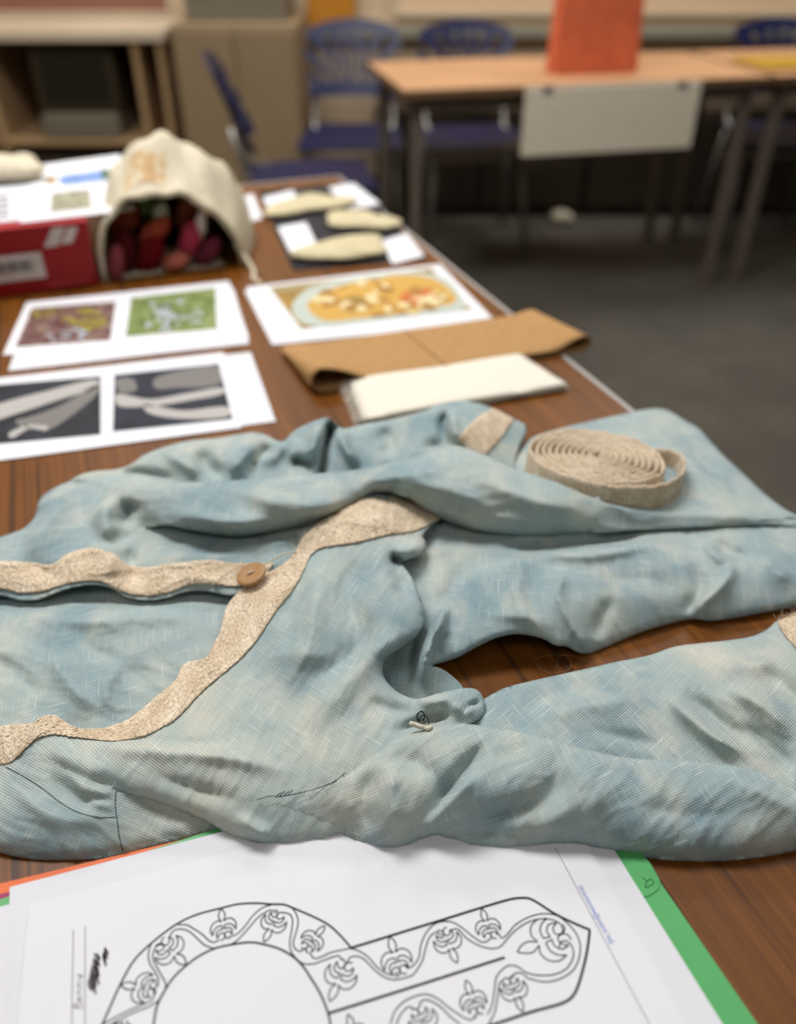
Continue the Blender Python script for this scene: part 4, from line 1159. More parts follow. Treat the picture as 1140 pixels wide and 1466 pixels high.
# leaf motifs
half = [[(-.10, .65), (-.55, .80), (-1.10, .58), (-1.36, .06), (-1.22, -.5)], [(-1.22, -.5), (-1.04, -.08), (-.65, .22), (-.12, .25)], [(-.12, .25), (-.06, -.16)], [(-.06, -.16), (-.45, -.12), (-.80, -.40), (-.74, -.88)], [(-.74, -.88), (-.50, -.54), (-.12, -.50), (.02, -.82), (-.16, -1.12), (-.5, -1.16)]]
leaf = [[(-.10, .65), (-.34, 1.15), (-.22, 1.6), (0, 1.95)], [(0, 1.95), (.26, 1.6), (.34, 1.15), (.10, .65)]]
def motif(cen, tip, k=1.0):
    c = at(cen[0], cen[1], ZI); t = at(tip[0], tip[1], ZI)
    up = (t - c); unit = up.length / 1.95; up.normalize()
    rt = Vector((up.y, -up.x, 0))
    V, F = [], []
    curves = leaf + half + [[(-x * .95 + .06, y) for x, y in h] for h in half]
    for cv in curves:
        L = smooth_line(cv, 0.09)
        P = [c + rt * (x * unit * k) + up * (y * unit) for x, y in L]
        n0, n = len(V), len(P)
        for i in range(n):
            g = (P[min(i + 1, n - 1)] - P[max(i - 1, 0)]).normalized()
            s = Vector((-g.y, g.x, 0)) * (THIN / 2)
            V += [P[i] + s, P[i] - s]
        for i in range(n - 1):
            F.append((n0 + 2 * i, n0 + 2 * i + 1, n0 + 2 * i + 3, n0 + 2 * i + 2))
    mesh_obj('leaf_motif', V, F, INK, draw.o)
for cen, tip in [((205, 1414), (173, 1410)), ((243, 1360), (267, 1381)), ((320, 1328), (316, 1301)), ((392, 1321), (378, 1349)), ((447, 1347), (465, 1325)), ((488, 1397), (472, 1434)), ((568, 1375), (558, 1341)), ((641, 1348), (655, 1379)),
                 ((699, 1328), (690, 1301)), ((786, 1345), (741, 1363)), ((736, 1417), (749, 1449)), ((678, 1434), (667, 1403)), ((606, 1461), (622, 1494)), ((508, 1482), (498, 1452)), ((172, 1478), (150, 1500))]:
    motif(cen, tip, 0.9)
# ruled line, e-mail line, pencilled name and scribble
GREY = plain('grey_ruled_line', lin(150, 146, 150), 0.6, 0.2)
ribbon('ruled_line', [(795, 1213), (930, 1466), (940, 1485)], 0.0005, GREY)
ribbon('ruled_line', [(105, 1331), (102.7, 1470)], 0.0006, GREY)
ribbon('ruled_line', [(122, 1326), (121.7, 1470)], 0.0006, GREY)
fc = bpy.data.curves.new('email_text', 'FONT')
fc.body = '(jane_stockton@westcoon.net.au)'
fc.size = 0.0052
tmp = bpy.data.objects.new('email_text', fc)
COL.objects.link(tmp)
bpy.context.view_layer.update()
tme = bpy.data.meshes.new_from_object(tmp.evaluated_get(bpy.context.evaluated_depsgraph_get()))
bpy.data.objects.remove(tmp)
a0, a1 = at(879, 1350, ZI), at(833, 1268, ZI)
ex = (a1 - a0); ln = ex.length; ex.normalize(); ey = Vector((-ex.y, ex.x, 0))
xs = [v.co.x for v in tme.vertices]; kx = ln / (max(xs) - min(xs))
for v in tme.vertices:
    v.co = a0 + ex * (v.co.x * kx) + ey * (v.co.y * 0.85)
tme.materials.append(BLUEINK)
to = bpy.data.objects.new('email_text', tme)
COL.objects.link(to)
to.parent = draw.o
def hand(strokes):
    for st in strokes:
        ribbon('pencil_writing', [(80 + (350 - b * 115) / 9.4, 1310 + (1250 - a) / 9.4) for a, b in st], 0.0005, PENCIL, step=0.8)
hand([[(0, 0), (2, .5), (0, 1)], [(0, 1), (35, 1.02), (52, .82), (40, .62), (5, .55)], [(5, .55), (60, .52), (80, .27), (55, .03), (0, 0)], [(104, .27), (142, .3), (138, .5), (116, .5), (102, .25), (116, .03), (152, .06)],
      [(190, 0), (192, .52)], [(192, .35), (215, .52), (240, .42), (246, 0)], [(288, 0), (290, .52)], [(290, .35), (312, .52), (336, .42), (342, 0)], [(380, .5), (398, .14), (424, .14), (446, .55)], [(446, .55), (434, -.04), (405, -.1)]])
def scribble(p, q, w, n):
    pts = []
    for i in range(n * 2):
        f = i / (n * 2 - 1)
        x = p[0] + (q[0] - p[0]) * f; y = p[1] + (q[1] - p[1]) * f
        s = w * (1 if i % 2 else -1)
        pts.append((x + s + random.uniform(-1, 1), y + (6 if i % 2 else -6) + random.uniform(-2, 2)))
    ribbon('crayon_scribble', pts, 0.00042, CRAYON, step=1.2)
scribble((128, 1416), (138, 1370), 2.6, 12)
scribble((134, 1420), (142, 1366), 2.4, 13)
scribble((149, 1378), (153, 1360), 2.6, 7)
scribble((139, 1408), (141, 1390), 2.2, 4)

# ------------------------------------------------------------------ printed sheets further back
DARKPHOTO = None
def photo_mat(name, stops, scale=6.0, dist=0.6, rough=0.6):
    k = NT(name, rough, 0.2)
    nz = k.noise(k.coord('UV'), scale, 4, 0.6, dist)
    k.color(k.ramp(nz, stops))
    return k.m
PH_DARK = photo_mat('photo_dark_slate', [(0.3, lin(30, 31, 34)), (0.7, lin(52, 55, 62))], 3)
PH_NAVY = photo_mat('photo_dark_navy', [(0.3, lin(34, 34, 36)), (0.7, lin(50, 55, 72))], 3)
PH_STEEL = photo_mat('photo_pale_steel', [(0.3, lin(150, 145, 138)), (0.7, lin(205, 202, 196))], 9)
PH_STEEL2 = photo_mat('photo_dull_steel', [(0.3, lin(96, 92, 88)), (0.7, lin(150, 146, 140))], 9)
PH_EARTH = photo_mat('photo_earth_berries', [(0.25, lin(58, 46, 40)), (0.5, lin(112, 76, 70)), (0.65, lin(150, 130, 110)), (0.8, lin(90, 60, 50))], 7)
PH_YELLOW = photo_mat('photo_yellow_flowers', [(0.3, lin(110, 96, 36)), (0.7, lin(180, 168, 60))], 10)
PH_GRASS = photo_mat('photo_grass', [(0.25, lin(70, 84, 44)), (0.5, lin(120, 134, 72)), (0.75, lin(156, 164, 120))], 6)
PH_LILAC = photo_mat('photo_pale_stones', [(0.3, lin(150, 156, 160)), (0.7, lin(190, 194, 200))], 8)
PH_OCHRE = photo_mat('photo_ochre', [(0.25, lin(150, 108, 44)), (0.5, lin(206, 164, 80)), (0.8, lin(228, 204, 130))], 8)
PH_RIM = photo_mat('photo_plate_rim', [(0.3, lin(160, 172, 166)), (0.7, lin(208, 212, 192))], 6)
PH_RUST = photo_mat('photo_rust', [(0.3, lin(190, 96, 50)), (0.7, lin(216, 130, 74))], 6)
PH_TAUPE = photo_mat('photo_taupe', [(0.3, lin(136, 122, 92)), (0.7, lin(176, 160, 110))], 5)
PH_OLIVE = photo_mat('photo_olive', [(0.3, lin(110, 92, 50)), (0.7, lin(190, 150, 64))], 5)

# shears photographs
z = 0.0008
cs = rect((359, 504), (0, 545), z, 0.297, 0.19)
cs[2] = at(395, 603, z); cs[3] = cs[0] + (cs[2] - cs[1])
tag(Sheet('paper_sheet', cs, z, PAPER2).o, 'white sheet showing a blank strip beside the shears photographs', 'paper')
z = 0.0014
cs = rect((320, 504), (0, 541), z, 0.33, 0.19)
cs[2] = at(346, 612, z); cs[3] = cs[0] + (cs[2] - cs[1])
sh = Sheet('photo_sheet', cs, z, PAPER)
tag(sh.o, 'printed sheet with two dark photographs of old metal shears', 'photo print')
ph1 = sh.px_patch('printed_photo', [(-60, 556), (144, 539), (144, 622), (-60, 641)], PH_DARK)
ph2 = sh.px_patch('printed_photo', [(164, 537), (313, 521), (333, 600), (162, 618)], PH_NAVY)
sh.px_poly('printed_shears', [(-60, 600), (0, 578), (60, 562), (140, 545), (142, 552), (80, 574), (20, 594), (-60, 616)], PH_STEEL)
sh.px_poly('printed_shears', [(22, 603), (40, 598), (85, 582), (140, 552), (142, 560), (110, 590), (74, 614), (66, 616), (30, 611)], PH_STEEL2)
sh.px_poly('printed_shears', [(30, 608), (70, 612), (66, 617), (44, 614), (16, 628), (12, 622), (38, 608)], PH_STEEL, up=0.0007)
sh.px_poly('printed_shears', [(220, 545), (250, 533), (311, 526), (316, 548), (250, 556), (222, 556)], PH_STEEL2)
sh.px_poly('printed_shears', [(166, 566), (215, 572), (270, 563), (320, 556), (322, 562), (270, 574), (215, 582), (168, 580)], PH_STEEL)
sh.px_poly('printed_shears', [(205, 580), (260, 588), (328, 584), (330, 594), (260, 600), (210, 590)], PH_STEEL)
sh.px_poly('printed_shears', [(166, 545), (190, 543), (196, 558), (172, 562)], PH_STEEL2)

# plant photographs
z = 0.0008
tag(Sheet('paper_sheet', px_corners([(42, 446), (334, 412), (357, 492), (12, 531)], z), z, PAPER2, wave=0.0004).o, 'white sheet beneath the plant photographs, its near edge showing', 'paper')
z = 0.0016
pl = Sheet('photo_sheet', px_corners([(38, 433), (328, 402), (357, 484), (4, 508)], z), z, PAPER)
tag(pl.o, 'printed sheet with photographs of yellow flowers and grass', 'photo print')
pl.px_patch('printed_photo', [(46, 441), (166, 432), (158, 487), (22, 497)], PH_EARTH)
pl.px_patch('printed_photo', [(188, 427), (308, 412), (311, 471), (180, 482)], PH_GRASS)

def speckle(sheet, name, region, n, rmin, rmax, mat, seed, up=0.0006):
    """printed detail: many small flat marks inside a region of the sheet (pixel ellipse cx, cy, rx, ry)"""
    rng = random.Random(seed)
    z = sheet.c[0].z - TT
    V, F = [], []
    for _ in range(n):
        a = rng.uniform(0, 6.28); k = rng.random() ** .5
        cx = region[0] + region[2] * k * math.cos(a); cy = region[1] + region[3] * k * math.sin(a)
        r = rng.uniform(rmin, rmax); ph = rng.uniform(0, 6.28)
        n0 = len(V)
        for t in range(9):
            b = 6.283 * t / 9
            rr = r * (1 + 0.3 * math.sin(2 * b + ph))
            u, v = sheet.uv_of(at(cx + rr * math.cos(b), cy + rr * 0.5 * math.sin(b), z))
            V.append(sheet.P(u, v, up + 0.00002 * len(F)))
        F.append(tuple(range(n0, n0 + 9)))
    return tag(mesh_obj(name, V, F, mat, sheet.o), kind='stuff')
PH_MAROON = photo_mat('photo_maroon', [(0.3, lin(74, 40, 40)), (0.7, lin(120, 70, 70))], 6)
speckle(pl, 'printed_petals', (122, 458, 30, 14), 26, 3, 7, PH_YELLOW, 1)
speckle(pl, 'printed_petals', (64, 450, 18, 9), 9, 3, 6, PH_YELLOW, 2)
speckle(pl, 'printed_leaves', (92, 466, 52, 22), 24, 3, 6, PH_MAROON, 3, 0.0005)
speckle(pl, 'printed_leaves', (90, 480, 45, 10), 10, 3, 6, PH_LILAC, 4, 0.0005)
speckle(pl, 'printed_pebbles', (236, 456, 18, 18), 16, 3, 7, PH_LILAC, 5)
speckle(pl, 'printed_pebbles', (245, 450, 52, 22), 14, 3, 6, PH_LILAC, 6)
speckle(pl, 'printed_pebbles', (245, 450, 52, 22), 14, 3, 6, photo_mat('photo_deep_green', [(0.3, lin(60, 76, 36)), (0.7, lin(96, 116, 60))], 6), 7)

# painted plate photograph
z = 0.0008
tag(Sheet('paper_sheet', px_corners([(350, 416), (626, 388), (703, 462), (390, 494)], z), z, PAPER2, wave=0.0005).o, 'white sheet beneath the yellow plate photograph', 'paper')
z = 0.0015
pt = Sheet('photo_sheet', px_corners([(353, 411), (630, 378), (705, 455), (397, 490)], z), z, PAPER)
tag(pt.o, 'printed sheet with a photograph of a yellow patterned plate', 'photo print')
pt.px_patch('printed_photo', [(385, 411), (617, 384), (676, 443), (432, 471)], PH_OLIVE)
pt.px_patch('printed_table', [(385, 411), (470, 402), (476, 408), (392, 420)], PH_TAUPE, up=0.0004)
pt.px_poly('printed_plate', [(418, 440), (432, 420), (470, 404), (530, 394), (590, 389), (640, 400), (664, 430), (668, 440), (600, 452), (520, 462), (460, 468), (428, 460)], PH_RIM, up=0.0005)
pt.px_poly('printed_plate', [(440, 438), (460, 420), (520, 402), (590, 394), (632, 405), (654, 430), (600, 446), (520, 456), (460, 458)], PH_OCHRE, up=0.0007)
pt.px_poly('printed_plate', [(572, 425), (590, 415), (618, 418), (628, 430), (600, 440), (580, 437)], PH_RUST, up=0.0009)
pt.px_poly('printed_plate', [(490, 432), (505, 424), (525, 430), (520, 442), (500, 446)], PH_OLIVE, up=0.0009)

PH_BROWN = photo_mat('photo_warm_brown', [(0.3, lin(150, 104, 44)), (0.7, lin(184, 140, 70))], 6)
PH_CREAMY = photo_mat('photo_pale_glaze', [(0.3, lin(214, 196, 140)), (0.7, lin(232, 222, 180))], 6)
speckle(pt, 'printed_glaze', (545, 428, 90, 26), 34, 4, 11, PH_BROWN, 11, 0.0010)
speckle(pt, 'printed_glaze', (545, 426, 95, 28), 26, 4, 12, PH_CREAMY, 12, 0.0012)
speckle(pt, 'printed_glaze', (602, 428, 24, 11), 12, 3, 8, PH_RUST, 13, 0.0014)

# ------------------------------------------------------------------ folded brown cloth: a flattened loop, open towards the camera
def loop_cloth():
    FELT = plain('brown_felt', lin(174, 136, 90), 0.95, 0.1, 0.04, 120)
    bl, br = at(402, 507, 0.0), at(768, 455, 0.0)
    fl, fr = at(447, 565, 0.0), at(845, 503, 0.0)
    g = empty('folded_felt', ((bl + fr) / 2))
    tag(g, 'brown felt folded into a flat loop behind the white cloth', 'cloth')
    def section(A, B, hl, hr, n=14):
        """outer outline in the upright plane from A to B: bottom, right loop, top, left loop"""
        e = (B - A); w = e.length; e.normalize()
        up = Vector((0, 0, 1))
        pts = []
        for i in range(13): pts.append(A + e * (w * (0.04 + 0.92 * i / 12)) + up * 0.0008)
        for i in range(1, n):
            a = -math.pi / 2 + math.pi * i / n
            pts.append(B + e * (-0.012 + 0.012 * math.cos(a)) + up * (hr / 2 + (hr / 2 - 0.0008) * math.sin(a)))
        for i in range(25):
            f = 1 - (0.04 + 0.92 * i / 24)
            zt = max(0.0085, hl * max(0, 1 - (f / 0.22) ** 2), hr * max(0, 1 - ((1 - f) / 0.16) ** 2))
            pts.append(A + e * (w * f) + up * zt)
        for i in range(1, n):
            a = math.pi / 2 + math.pi * i / n
            pts.append(A + e * (0.014 + 0.014 * math.cos(a)) + up * (hl / 2 + (hl / 2 - 0.0008) * math.sin(a)))
        return pts
    V, F = [], []
    N = 10
    secs = []
    for k in range(N + 1):
        f = k / N
        A = bl.lerp(fl, f); B = br.lerp(fr, f)
        secs.append(section(A, B, 0.012 + 0.020 * f, 0.014 + 0.010 * f))
    m = len(secs[0])
    th = 0.0016
    cen = [sum(s, Vector()) / m for s in secs]
    for s in secs:
        V += s
    for s in secs:
        for j in range(m):
            t = (s[(j + 1) % m] - s[j - 1]).normalized()
            d = (s[0] - s[12]).normalized()
            side = Vector((0, 0, 1)).cross(d).normalized()
            nn = t.cross(side)
            V.append(s[j] + nn * th * (1 if nn.dot(Vector((0, 0, 1))) * (s[j].z - TT - 0.008) < 0 else -1))
    o2 = (N + 1) * m
    for k in range(N):
        for j in range(m):
            j2 = (j + 1) % m
            F.append((k * m + j, k * m + j2, (k + 1) * m + j2, (k + 1) * m + j))
            F.append((o2 + k * m + j, o2 + (k + 1) * m + j, o2 + (k + 1) * m + j2, o2 + k * m + j2))
    for j in range(m):
        j2 = (j + 1) % m
        F.append((N * m + j, N * m + j2, o2 + N * m + j2, o2 + N * m + j))
        F.append((j2, j, o2 + j, o2 + j2))
    body = mesh_obj('felt_loop', V, F, FELT, g, smooth=True)
    # inner folded layer between the two loops
    V2 = []
    nl = 16
    for k in range(N + 1):
        f = k / N
        A = bl.lerp(fl, f); B = br.lerp(fr, f)
        for i in range(nl + 1):
            q = 0.14 + 0.72 * i / nl
            p = A.lerp(B, q)
            V2.append(p + Vector((0, 0, 0.0034)))
    F2 = [(k * (nl + 1) + i, k * (nl + 1) + i + 1, (k + 1) * (nl + 1) + i + 1, (k + 1) * (nl + 1) + i) for k in range(N) for i in range(nl)]
    mesh_obj('inner_layer', V2, F2, FELT, g, smooth=True)
    # pressed crease across the top
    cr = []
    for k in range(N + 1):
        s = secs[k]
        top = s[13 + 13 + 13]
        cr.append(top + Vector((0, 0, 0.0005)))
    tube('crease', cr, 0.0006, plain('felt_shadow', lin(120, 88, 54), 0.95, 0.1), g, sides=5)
loop_cloth()

# ------------------------------------------------------------------ folded white cloth with a frayed end
def white_cloth():
    CL = plain('white_cotton', lin(226, 219, 202), 0.95, 0.1, 0.02, 300)
    A, B, C, D = [at(x, y, 0.0105) for x, y in ((497, 541), (746, 504), (816, 548), (520, 598))]
    g = empty('folded_cotton_cloth', (A + C) / 2 - Vector((0, 0, 0.006)))
    tag(g, 'white cotton cloth folded flat with a frayed end, behind the garment', 'cloth')
    def layer(name, z0, z1, inset):
        n, m = 24, 14
        V, F = [], []
        for s in (0, 1):
            for j in range(m + 1):
                for i in range(n + 1):
                    u, v = i / n, j / m
                    p = (A * (1 - u) + B * u) * (1 - v) + (D * (1 - u) + C * u) * v
                    cen = (A + C) / 2
                    ed = min(u, 1 - u) * n / 2.0; ed2 = min(v, 1 - v) * m / 2.0
                    k = 1 - max(0, 1 - ed) ** 2 * .9
                    k2 = 1 - max(0, 1 - ed2) ** 2 * .9
                    kk = min(k, k2)
                    mid = (z0 + z1) / 2; hf = (z1 - z0) / 2
                    zz = mid + (hf if s == 0 else -hf) * kk + 0.0006 * math.sin(u * 9 + v * 4 + z0 * 900) * (1 if s == 0 else 0.4)
                    q = cen + (p - cen) * (1 - inset)
                    V.append((q.x, q.y, TT + zz))
        nn = (n + 1) * (m + 1)
        for j in range(m):
            for i in range(n):
                a = j * (n + 1) + i
                F.append((a, a + n + 1, a + n + 2, a + 1))
                F.append((nn + a, nn + a + 1, nn + a + n + 2, nn + a + n + 1))
        rim = list(range(n + 1)) + [j * (n + 1) + n for j in range(1, m + 1)] + [m * (n + 1) + i for i in range(n - 1, -1, -1)] + [j * (n + 1) for j in range(m - 1, 0, -1)]
        for k in range(len(rim)):
            a, b = rim[k], rim[(k + 1) % len(rim)]
            F.append((a, b, b + nn, a + nn))
        mesh_obj(name, V, F, CL, g, smooth=True)
    layer('cloth_layer', 0.0006, 0.0036, 0.02)
    layer('cloth_layer', 0.0036, 0.0070, 0.0)
    layer('cloth_layer', 0.0070, 0.0105, 0.015)
    V, F = [], []
    for i in range(70):
        f = random.random()
        p = A.lerp(D, f)
        d = (A - B).normalized()
        zz = TT + random.uniform(0.002, 0.009)
        pts = [Vector((p.x, p.y, zz))]
        for k in range(4):
            q = pts[-1] + d * random.uniform(.0015, .003) + Vector((random.uniform(-.001, .001), random.uniform(-.001, .001), -random.uniform(0.0002, .0016)))
            q.z = max(q.z, TT + 0.0006)
            pts.append(q)
        v, ff = tube_data(pts, 0.0005, 4)
        n0 = len(V)
        V += v; F += [tuple(n0 + x for x in t) for t in ff]
    tag(mesh_obj('frayed_end', V, F, CL, g), kind='stuff')
white_cloth()

# ------------------------------------------------------------------ red shoe box with papers on it
RED = plain('red_card', lin(158, 16, 24), 0.5, 0.35, 0.04, 30)
REDL = plain('pale_red_print', lin(196, 70, 72), 0.5, 0.3)
LABEL = plain('box_label_white', lin(214, 206, 200), 0.6, 0.3)
BARS = plain('box_label_bars', lin(110, 104, 104), 0.6, 0.3)
def shoe_box():
    x0, x1, y0, y1, h = -0.318, 0.016, 1.27, 1.465, 0.094
    g = empty('shoe_box', tab(0, 0) - Vector((0, 0, 0)), TROT)
    def bx(name, a, b, c, d, e, f, m, par=None, bev=0.0008):
        o = box(name, a, b, c, d, e, f, m, bev=bev)
        if par is None: return local(g, o)
        o.parent = par; return o
    bx('box_body', x0, x1, y0, y1, 0.0005, h - 0.026, RED)
    bx('box_lid', x0 - 0.002, x1 + 0.002, y0 - 0.002, y1 + 0.002, h - 0.028, h, RED)
    lb = bx('size_label', -0.165, -0.052, y0 - 0.0026, y0 - 0.0005, 0.022, 0.058, LABEL, bev=0.0002)
    for i in range(9):
        a = -0.112 + i * 0.0052
        o = box('bar', a, a + (0.003 if i % 3 else 0.0042), y0 - 0.0032, y0 - 0.0025, 0.034, 0.05, BARS, bev=0)
        o.parent = lb
    for i in range(3):
        o = box('print_line', -0.16, -0.125, y0 - 0.0032, y0 - 0.0025, 0.030 + i * 0.008, 0.0325 + i * 0.008, BARS, bev=0)
        o.parent = lb
    # slanted white emblem and a pale line of print
    V, F = [], []
    for (pts) in ([(-0.046, 0.064), (-0.028, 0.064), (-0.012, 0.089), (-0.030, 0.089)], [(-0.024, 0.066), (-0.008, 0.066), (0.004, 0.086), (-0.008, 0.0885)]):
        n0 = len(V)
        V += [Vector((x, y0 - 0.0030, z)) for x, z in pts] + [Vector((x, y0 - 0.0019, z)) for x, z in pts]
        F += [(n0, n0 + 1, n0 + 2, n0 + 3)] + [(n0 + i, n0 + 4 + i, n0 + 4 + (i + 1) % 4, n0 + (i + 1) % 4) for i in range(4)]
    local(g, mesh_obj('emblem', V, F, LABEL))
    for i in range(7):
        a = -0.052 + i * 0.0085
        bx('printed_letter', a, a + 0.006, y0 - 0.0008, y0 - 0.0001, 0.006, 0.013, REDL, bev=0)
    for o in g.children:
        for v in o.data.vertices: v.co.z += TT
        for k in o.children:
            for v in k.data.vertices: v.co.z += TT
    g.location = (0, 0, 0)
    tag(g, 'red cardboard shoe box with a white size label', 'box')
shoe_box()
zb = 0.0952
s1 = Sheet('paper_sheet', px_corners([(-120, 262), (52, 241), (74, 310), (-120, 332)], zb), zb, PAPER2)
tag(s1.o, 'white printed sheet on the red box with a grey text column, reaching the frame edge', 'paper')
for i in range(4):
    s1.px_patch('printed_text', [(-20, 282 + i * 9), (12, 279 + i * 9), (14, 283 + i * 9), (-20, 286 + i * 9)], BARS)
zb = 0.0960
s2 = Sheet('photo_sheet', px_corners([(50, 237), (172, 221), (193, 300), (28, 319)], zb), zb, PAPER)
tag(s2.o, 'white sheet with small landscape pictures lying on the red box', 'photo print')
s2.px_patch('printed_photo', [(84, 252), (154, 242), (158, 258), (88, 266)], photo_mat('photo_lake', [(0.3, lin(70, 104, 170)), (0.6, lin(140, 166, 206)), (0.8, lin(96, 130, 190))], 3))
s2.px_patch('printed_photo', [(144, 243), (155, 241), (158, 256), (148, 258)], photo_mat('photo_trees', [(0.3, lin(40, 80, 52)), (0.7, lin(90, 120, 90))], 6), up=0.0005)
s2.px_patch('printed_photo', [(74, 277), (128, 271), (131, 298), (72, 304)], photo_mat('photo_fields', [(0.3, lin(120, 100, 86)), (0.55, lin(160, 160, 132)), (0.8, lin(186, 180, 166))], 4))
s2.px_patch('printed_photo', [(66, 253), (80, 251), (82, 262), (66, 264)], photo_mat('photo_sand', [(0.3, lin(150, 120, 80)), (0.7, lin(190, 170, 130))], 4))

def lump(name, cen, rx, ry, h, mat, seed, rz=0.0, parent=None, n=26, m=12, amp=0.22, flat=0.35):
    """soft irregular piece lying on a surface"""
    V, F = [], []
    rng = random.Random(seed)
    ph = [rng.uniform(0, 6.28) for _ in range(6)]
    for j in range(m + 1):
        la = -math.pi / 2 + math.pi * j / m
        for i in range(n):
            lo = 2 * math.pi * i / n
            k = 1 + amp * (math.sin(2 * lo + ph[0]) * 0.6 + math.sin(3 * lo + ph[1]) * 0.5 + math.sin(5 * lo + ph[2]) * 0.25)
            cx = math.copysign(abs(math.cos(la)) ** 0.7, math.cos(la))
            x = rx * k * cx * math.cos(lo); y = ry * k * cx * math.sin(lo)
            z = h / 2 + h / 2 * math.sin(la) * (1 + 0.25 * math.sin(4 * lo + ph[3]) * math.cos(la))
            z += 0.12 * h * math.sin(x / rx * 5 + ph[4]) * math.cos(y / ry * 4 + ph[5]) * (1 if la > 0 else 0)
            c, s = math.cos(rz), math.sin(rz)
            V.append(Vector((cen[0] + x * c - y * s, cen[1] + x * s + y * c, cen[2] + max(0.0, z))))
    for j in range(m):
        for i in range(n):
            i2 = (i + 1) % n
            F.append((j * n + i, j * n + i2, (j + 1) * n + i2, (j + 1) * n + i))
    return mesh_obj(name, V, F, mat, parent, smooth=True)
CREAM = plain('cream_felt', lin(198, 186, 150), 0.95, 0.1, 0.05, 60)
CREAM2 = plain('cream_calico', lin(204, 194, 168), 0.95, 0.1, 0.04, 80)
p = at(2, 254, 0.097)
tag(lump('folded_calico', (p.x, p.y, TT + 0.0968), 0.075, 0.05, 0.03, CREAM2, 5, 0.4), 'cream crumpled cloth lying on the papers over the red box', 'cloth')
# loose papers beside the bag
q = Sheet('paper_sheet', px_corners([(330, 286), (362, 277), (376, 312), (342, 322)], 0.0008), 0.0008, PAPER2)
tag(q.o, 'small white paper between the cream bag and the black card', 'paper')

# ------------------------------------------------------------------ cream cotton bag, mouth towards the camera
def bag():
    g = empty('cotton_bag', tab(0.115, 1.30))
    tag(g, 'cream cotton bag lying open towards the camera beside the red box', 'bag')
    n, m = 40, 22
    V, F = [], []
    def pt(f, a, off=0.0):
        w = 0.088 + 0.012 * math.sin(min(1, f * 1.4) * math.pi) - 0.05 * max(0, f - .6)
        h = 0.116 + 0.050 * math.exp(-((f - .38) / .22) ** 2) - 0.085 * max(0, f - .55) * 2
        h = max(0.012, h)
        skew = -0.085 * f + 0.004
        x = (w + off) * math.cos(a)
        z = (h + off) * abs(math.sin(a)) ** 0.62
        wr = 0.006 * math.sin(a * 7 + f * 9) * math.sin(a) + 0.004 * math.sin(a * 13 - f * 14)
        flare = 0.028 * max(0, math.cos(a)) * (1 - abs(math.sin(a)))
        pk = 0.010 * math.exp(-((a - 1.85) / .35) ** 2) * math.exp(-((f - .4) / .2) ** 2)
        return tab(0.118 + x + flare - skew, 1.275 + f * 0.30, max(0.0008, z + wr * (0.5 + f) + pk))
    for j in range(m + 1):
        for i in range(n + 1):
            V.append(pt(j / m, math.pi * i / n))
    N1 = len(V)
    for j in range(m + 1):
        for i in range(n + 1):
            V.append(pt(j / m, math.pi * i / n, -0.0022))
    for j in range(m):
        for i in range(n):
            a = j * (n + 1) + i
            F.append((a, a + 1, a + n + 2, a + n + 1))
            F.append((N1 + a, N1 + a + n + 1, N1 + a + n + 2, N1 + a + 1))
    for i in range(n):
        F.append((i, N1 + i, N1 + i + 1, i + 1))
    back = [m * (n + 1) + i for i in range(n + 1)]
    F.append(tuple(back))
    mesh_obj('bag_body', V, F, CREAM2, g, smooth=True)
    # thick hem round the mouth
    tube('bag_hem', [pt(0.012, math.pi * i / 40, 0.001) for i in range(41)], 0.0042, CREAM2, g, sides=8)
    base = [tab(0.03, 1.285, 0.001), tab(0.205, 1.285, 0.001), tab(0.19, 1.57, 0.001), tab(0.05, 1.57, 0.001)]
    mesh_obj('bag_base', base, [(0, 1, 2, 3)], CREAM2, g)
    # faded printed mark near the top fold
    Vp, Fp = [], []
    for j in range(7):
        for i in range(9):
            Vp.append(pt(0.10 + 0.16 * j / 6, 1.45 + 0.62 * i / 8, 0.0012))
    for j in range(6):
        for i in range(8):
            Fp.append((j * 9 + i, j * 9 + i + 1, (j + 1) * 9 + i + 1, (j + 1) * 9 + i))
    k = NT('faded_bag_print', 0.95, 0.1)
    nz = k.noise(k.coord(), 70, 2, 0.5)
    k.color(k.ramp(nz, [(0.42, lin(214, 200, 168)), (0.58, lin(200, 164, 118))]))
    mesh_obj('printed_mark', Vp, Fp, k.m, g, smooth=True)
    # drawstring trailing on the right
    tube('drawstring', [tab(0.225, 1.29, 0.030), tab(0.236, 1.27, 0.012), tab(0.24, 1.24, 0.003), tab(0.232, 1.21, 0.003), tab(0.236, 1.18, 0.003)], 0.0035, CREAM2, g, sides=8)
bag()
def yarn(label, a, l, z, rx, ry, rz_, col, tilt, seed):
    """hank of yarn: strands wound round an egg-shaped core"""
    name = 'yarn_hank'
    mat = plain('yarn_%d_%d_%d' % col, lin(*col), 0.95, 0.1, 0.12, 160)
    c = tab(a, l, z)
    V, F = [], []
    n, m = 22, 16
    for j in range(m + 1):
        la = -math.pi / 2 + math.pi * j / m
        for i in range(n):
            lo = 2 * math.pi * i / n
            k = 1 + 0.06 * math.sin(lo * 3 + la * 6 + seed) + 0.05 * math.sin((i + j * 2) * 2.1)
            q = Vector((rx * .8 * math.cos(la) * math.cos(lo) * k, ry * .8 * math.cos(la) * math.sin(lo) * k, rz_ * 1.5 * math.sin(la) * k))
            q.rotate(Matrix.Rotation(tilt, 3, 'Y') @ Matrix.Rotation(seed, 3, 'Z'))
            V.append(c + q)
    for j in range(m):
        for i in range(n):
            i2 = (i + 1) % n
            F.append((j * n + i, j * n + i2, (j + 1) * n + i2, (j + 1) * n + i))
    o = mesh_obj(name, V, F, mat, None, smooth=True)
    return tag(o, label, 'yarn', 'coloured yarn in the cotton bag')
